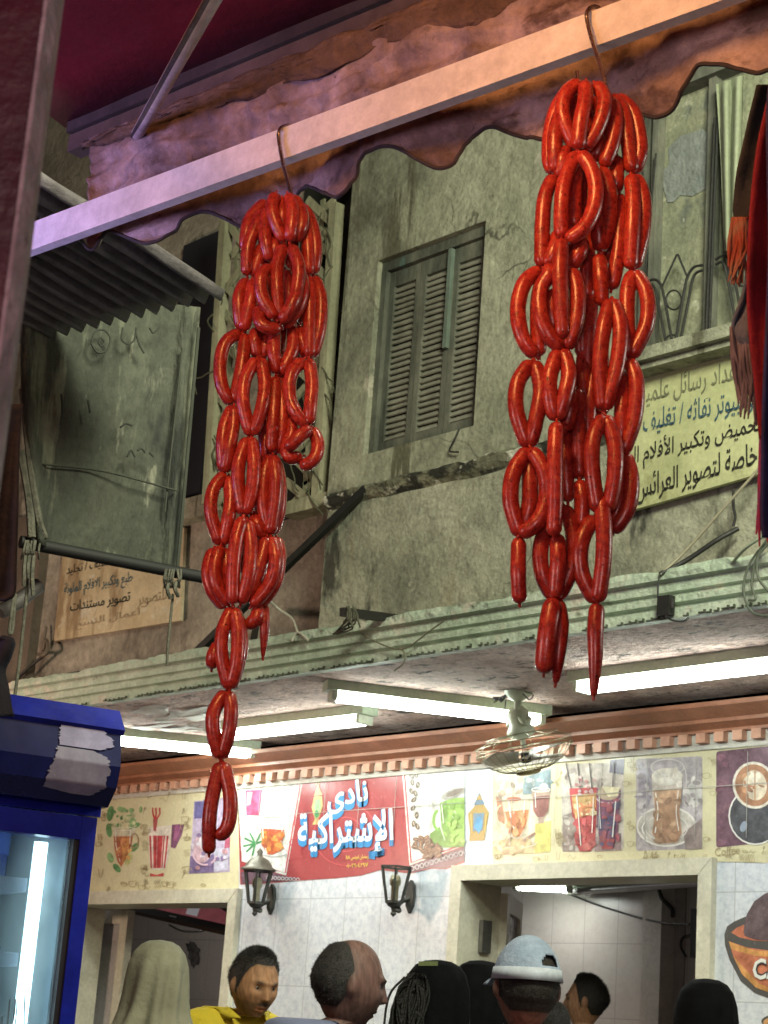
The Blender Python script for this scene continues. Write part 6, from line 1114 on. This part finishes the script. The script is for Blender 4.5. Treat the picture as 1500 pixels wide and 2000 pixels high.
        for i in range(2, nE - 1):
            for j in range(NA):
                th = g[i][j][0]
                if th < .0015: continue
                for q in range(1 if th < .006 else 3):
                    p0 = g[i][j][1].lerp(g[i + 1][(j + 1) % NA][1], r.random()); nn = (p0 - hc).normalized(); tg = nn.cross(Vector((0, 0, 1))); tg = tg.normalized() if tg.length > .1 else Vector((0, 1, 0)); dn = nn.cross(tg)
                    dr_ = (nn * r.uniform(.15, .8) + dn * r.uniform(-.9, .5) * (1 if nn.z < .8 else .3) + tg * r.uniform(-.7, .7)).normalized(); ln = (.004 + th * .8) * r.uniform(.6, 1.2); sd_ = dr_.cross(nn).normalized() * .0011; k0 = len(b0.v)
                    b0.v += [p0 + sd_ - nn * .001, p0 - sd_ - nn * .001, p0 + dr_ * ln]; b0.f.append((k0, k0 + 1, k0 + 2)); b0.m.append(None)
        hm = mat('hair_%.3f' % sum(haircol), [haircol, tuple(c * 1.8 for c in haircol)], 60, .75, .25, 160); b0.build('hair', hm, root, True, local=True)
    if shirt:
        sm = mat('cloth_%.3f_%.3f' % (shirt[0], shirt[2]), [shirt, tuple(c * .82 for c in shirt)], 8, .9, .3, 30, grain=.08)
        rr_ = [ring(z, rx, ry, cx, .014 + (.012 * noise.noise((z * 9, rx * 7, 3)) + .008 if z < -.3 else 0)) for z, rx, ry, cx in body[2:-1]]
        for i, rg in enumerate(rr_):
            if i > 4:
                for j, v in enumerate(rg): q = .007 * noise.noise((j * .22, i * .8, 2)); rg[j] = v + Vector((q, q, 0))
        t0 = ring(*body[1], .012); t0i = ring(*body[1], .004); c2 = MB(); c2.grid([t0i, t0] + rr_, None, True); c2.cap(rr_[-1]); o2 = len(c2.v); c2.v += cl.v; c2.f += [tuple(i + o2 for i in f) for f in cl.f]; c2.m += cl.m
        so = c2.build('shirt', sm, root, True, local=True)
        if collar:
            zz = [(-.130, .078, .080, -.02), (-.155, .082, .094, -.02), (-.188, .098, .118, -.02), (-.196, .104, .128, -.02)]; b = MB(); rows = []
            for q in zz: rg = ring(*q); rows.append([rg[j] for j in [k % NA for k in range(14, NA - 13)]])
            co_ = b.grid(rows).build('collar', sm, so, True, local=True); sdf = co_.modifiers.new('s', 'SOLIDIFY'); sdf.thickness = .006
    if not gown: 
        w2 = [ring(z, rx, ry, cx, .016) for z, rx, ry, cx in ((-.80, .115, .172, -.01), (-.88, .112, .168, -.01), (-.96, .09, .14, -.01))]; o2 = len(tr.v); tr.grid(w2, None, True).cap(w2[-1]).cap(w2[0], None, True); tr.build('trousers', mat('trouser_%.2f' % sum(trousers), trousers, 9, .9, .3), root, True, local=True)
    else:
        vm, fold, gm = gown; rows = []; r = random.Random(int(H * 1000))
        prof = [(.141, .012, .010), (.137, .047, .039), (.124, .077, .064), (.099, .099, .083), (.058, .114, .095), (.01, .121, .099), (-.04, .123, .101), (-.09, .124, .108), (-.13, .129, .122), (-.165, .138, .144), (-.20, .150, .176), (-.24, .158, .20), (-.32, .170, .22), (-.45, .182, .240), (-.60, .19, .25)]
        for i, (z, rx, ry) in enumerate(prof):
            k = min(1.2, max(0, (i - 2) / 6)); rows.append([Vector((.03 + (-.012 if i < 8 else -.024) + lean * max(0, 1 + z) + (rx + fold * k * math.sin(a * 8 + i * .45 + 1.6 * math.sin(a * 2)) + .018 * k * noise.noise((math.cos(a) * 2, math.sin(a) * 2, i * .3))) * s * math.cos(a), (ry + fold * k * math.sin(a * 8 + i * .45 + 1.6 * math.sin(a * 2))) * s * math.sin(a), hc.z + z * s)) for a in [2 * math.pi * q / NA for q in range(NA)]])
        fine = []
        for i in range(len(rows) - 1):
            for t in (0, .34, .67): fine.append([p.lerp(q, t) for p, q in zip(rows[i], rows[i + 1])])
        fine.append(rows[-1]); b = MB(); b.v = [v for r_ in fine for v in r_]; n = len(fine)
        for i in range(n - 1):
            for j in range(NA):
                zz = (fine[i][j].z - hc.z) / s; aa = 2 * math.pi * j / NA; aa = min(aa, 2 * math.pi - aa)
                if aa < .62 and -.10 < zz < .072: continue            # face opening
                k = (j + 1) % NA; b.f.append((i * NA + j, i * NA + k, (i + 1) * NA + k, (i + 1) * NA + j)); b.m.append(None)
        b.f.append(tuple(range(NA))[::-1]); b.m.append(None); vo = b.build('veil', vm, root, True, local=True); sf = vo.modifiers.new('s', 'SOLIDIFY'); sf.thickness = .004
        rows = []
        for z, rx, ry in ((-.22, .11, .19), (-.35, .135, .20), (-.6, .15, .21), (-.9, .19, .25), (-1.3, .22, .28), (-1.60, .24, .31)): rows.append([Vector((.02 + (rx + .012 * math.sin(a * 11)) * s * math.cos(a), (ry + .012 * math.sin(a * 11)) * s * math.sin(a), max(.03, hc.z + z * s))) for a in [2 * math.pi * q / 64 for q in range(64)]])
        b = MB(); b.grid(rows, None, True); b.build('gown', gm, root, True, local=True)
    return root, hc, rotm, s
def spot(px, py, z, zg=0): p = at(px, py, z); return (p.x, p.y), p.z - zg
FWD = math.atan2(VH.y, VH.x); RIGHTY = FWD - math.pi / 2
M_veilg = mat('sage_veil_cloth', [(.19, .18, .13), (.27, .26, .19)], 6, .95, .25, 60, grain=.06); M_veilb = mat('black_veil_cloth', [(.003, .003, .004), (.006, .006, .007)], 6, .95, .2, 40, spec=.08); M_gb = mat('black_gown', (.005, .005, .006), 6, .95, spec=.08)
def smin(k, *v): return -k * math.log(sum(math.exp(-a / k) for a in v))
def hair_short(x, y, z, a):
    de = (math.hypot((x + .006) / .017, (z + .006) / .031) - 1) * .02
    line = -.060 + .045 * sst(-.040, -.010, x) + .100 * sst(.012, .050, x) - .012 * (1 - sst(.0, .012, abs(x - .012))); d = min(z - line, de)
    return -.004 if d < -.016 else min(d * .25, .0035) if d < .014 else .0035 + .009 * sst(.012, .062, d) * sst(-.01, .05, z + .3 * max(0, -x))
def hair_bald(x, y, z, a):
    de = (math.hypot((x + .006) / .017, (z + .006) / .031) - 1) * .02
    d = smin(.006, de, -.006 - x - .35 * max(0, z - .03) if z > -.02 else .010 - x, z + .030 + .036 * sst(-.012, -.035, x), .108 - z); return max(-.004, min(.0055, d * .3))
(p, h) = spot(315, 1850, 6.2); person('person seen from behind in a sage green veil, in front of the left opening', p, FWD + .25, h, (.30, .17, .10), gown=(M_veilg, .014, mat('grey_gown', (.16, .16, .13), 6, .95)))
(p, h) = spot(496, 1851, 6.8); person('short-haired man with moustache in a yellow polo shirt, looking to the right', p, RIGHTY - 1.1, h - .012, (.33, .17, .09), hair_short, (.012, .010, .009), (.62, .47, .03), (.05, .05, .07), (1.6, .42), pitch=.24, collar=True, turn=.12, hunch=(.12, .115))
(p, h) = spot(646, 1832, 5.1); person('balding man in a slate blue shirt in profile, walking to the right', p, RIGHTY + .22, h, (.15, .082, .072), hair_bald, (.012, .010, .010), (.16, .18, .30), (.04, .04, .05), (.7, .3), pitch=.14, lean=.03, hunch=(.09, .095))
(p, h) = spot(862, 1882, 5.6); pr_, hc_, rm_, s_ = person('person in a black veil with a small hair clip, left of the grey cap', p, FWD + .5, h - .012, (.30, .17, .10), gown=(M_veilb, .006, M_gb), group='people in black veils')
(p, h) = spot(938, 1882, 6.0); person('person in a plain black veil directly beside the grey cap', p, FWD - .3, h - .012, (.30, .17, .10), gown=(M_veilb, .006, M_gb), group='people in black veils')
(p, h) = spot(1384, 1918, 6.0); person('person in a black veil at the right edge below the cup emblem', p, FWD + .1, h - .012, (.30, .17, .10), gown=(M_veilb, .006, M_gb), group='people in black veils')
# ponytail and clip of the left veiled woman
m = MB(); c = at(812, 1935, 5.45); r = random.Random(8)
for k in range(110): q = c + Vector((r.uniform(-.02, .02), r.uniform(-.03, .03), .05 * r.random())); m.tube(spline([q, q + RT_ * r.uniform(-.05, .01) + Vector((0, 0, -.06)), q + RT_ * r.uniform(-.06, .0) + Vector((0, 0, -.16 - .06 * r.random()))], 8), .0035, 4)
inv_ = pr_.matrix_basis.inverted(); mm_ = Matrix.Rotation(pr_.rotation_euler.z, 4, 'Z'); mm_.translation = pr_.location; inv_ = mm_.inverted(); m.v = [inv_ @ v for v in m.v]
m.build('loose_hair', mat('hair_black', (.010, .009, .009), 60, .6, .6, 120), pr_, True, local=True)
m = MB(); c = at(838, 1886, 5.42); m.obox(inv_ @ (c - RT_ * .03), (inv_.to_3x3() @ RT_) * .055, (inv_.to_3x3() @ VH) * .01, (0, 0, .012)); m.build('hair_clip', mat('olive_clip', (.10, .13, .04), 9, .3), pr_, local=True)
# man with the cap
(p, h) = spot(1040, 1822, 4.95); cp, hc, rm, s = person('man in a grey-blue baseball cap seen from behind with its strap opening visible', p, FWD + .2, h - .02, (.20, .10, .08), (lambda x, y, z, a: min(.0035, hair_short(x, y, z, a))), (.012, .010, .009), (.34, .20, .19), (.05, .05, .06), hunch=(.05, .05))
rows = []; GW = .012
for i in range(22):
    el = R_(88 - i * 80 / 21); rows.append([hc + rm @ ((head_pt(el, a, GW, False) + Vector((0, 0, .004))) * s) for a in [2 * math.pi * k / 72 for k in range(72)]])
b = MB(); b.v = [v for r in rows for v in r]
for i in range(21):
    for j in range(72):
        aa = abs((2 * math.pi * (j + .5) / 72) - math.pi - .5)
        if aa < .42 * math.sqrt(max(0, 1 - ((17.5 - i) / 6) ** 2)) and 12 < i < 17: continue      # adjuster opening at the back
        k = (j + 1) % 72; b.f.append((i * 72 + j, i * 72 + k, (i + 1) * 72 + k, (i + 1) * 72 + j)); b.m.append(None)
b.f.append(tuple(range(72))[::-1]); b.m.append(None)
# the cap is worn with its strap side to the viewer; it is clothing of the man
co = b.build('cap', mat('grey_blue_cap_cloth', [(.22, .28, .38), (.32, .38, .49)], 12, .9, .3, 80), cp, True, local=True); sf = co.modifiers.new('s', 'SOLIDIFY'); sf.thickness = .004
b = MB(); R0 = [hc + rm @ ((head_pt(R_(20), a, GW + .003, False) + Vector((0, 0, .004))) * s) for a in [2 * math.pi * k / 72 for k in range(72)]]; R1 = [hc + rm @ ((head_pt(R_(6), a, GW + .003, False) + Vector((0, 0, .004))) * s) for a in [2 * math.pi * k / 72 for k in range(72)]]
b.grid([R0, R1], None, True); o = b.build('cap_band', mat('pale_cap_band', (.46, .50, .58), 12, .9), co, True, local=True); sf = o.modifiers.new('s', 'SOLIDIFY'); sf.thickness = .003
rows = []
for i in range(6):
    t = i / 5; rows.append([hc + rm @ ((head_pt(R_(8), a, GW + .065 * t * math.cos(a * 1.3), False) + Vector((0, 0, .004 - .02 * t * t))) * s) for a in [(-1 + 2 * k / 20) * 1.0 for k in range(21)]])
o = MB().grid(rows).build('cap_peak', mat('grey_blue_cap_cloth', (.2, .25, .3), 12, .9), co, True, local=True); sf = o.modifiers.new('s', 'SOLIDIFY'); sf.thickness = .004
(p, h) = spot(1158, 1904, 9.1, fz); person('young man with short black hair in profile inside the right opening', p, RIGHTY + math.pi - .25, h - .012, (.34, .18, .11), hair_short, (.012, .010, .009), (.30, .26, .05), (.05, .05, .06), z0=fz)
(p, h) = spot(1083, 1958, 7.2, fz); person('person with dark hair just visible behind the man in the cap', p, FWD, h - .012, (.3, .16, .1), hair_short, (.012, .010, .009), (.3, .3, .28), (.05, .05, .06), z0=fz)
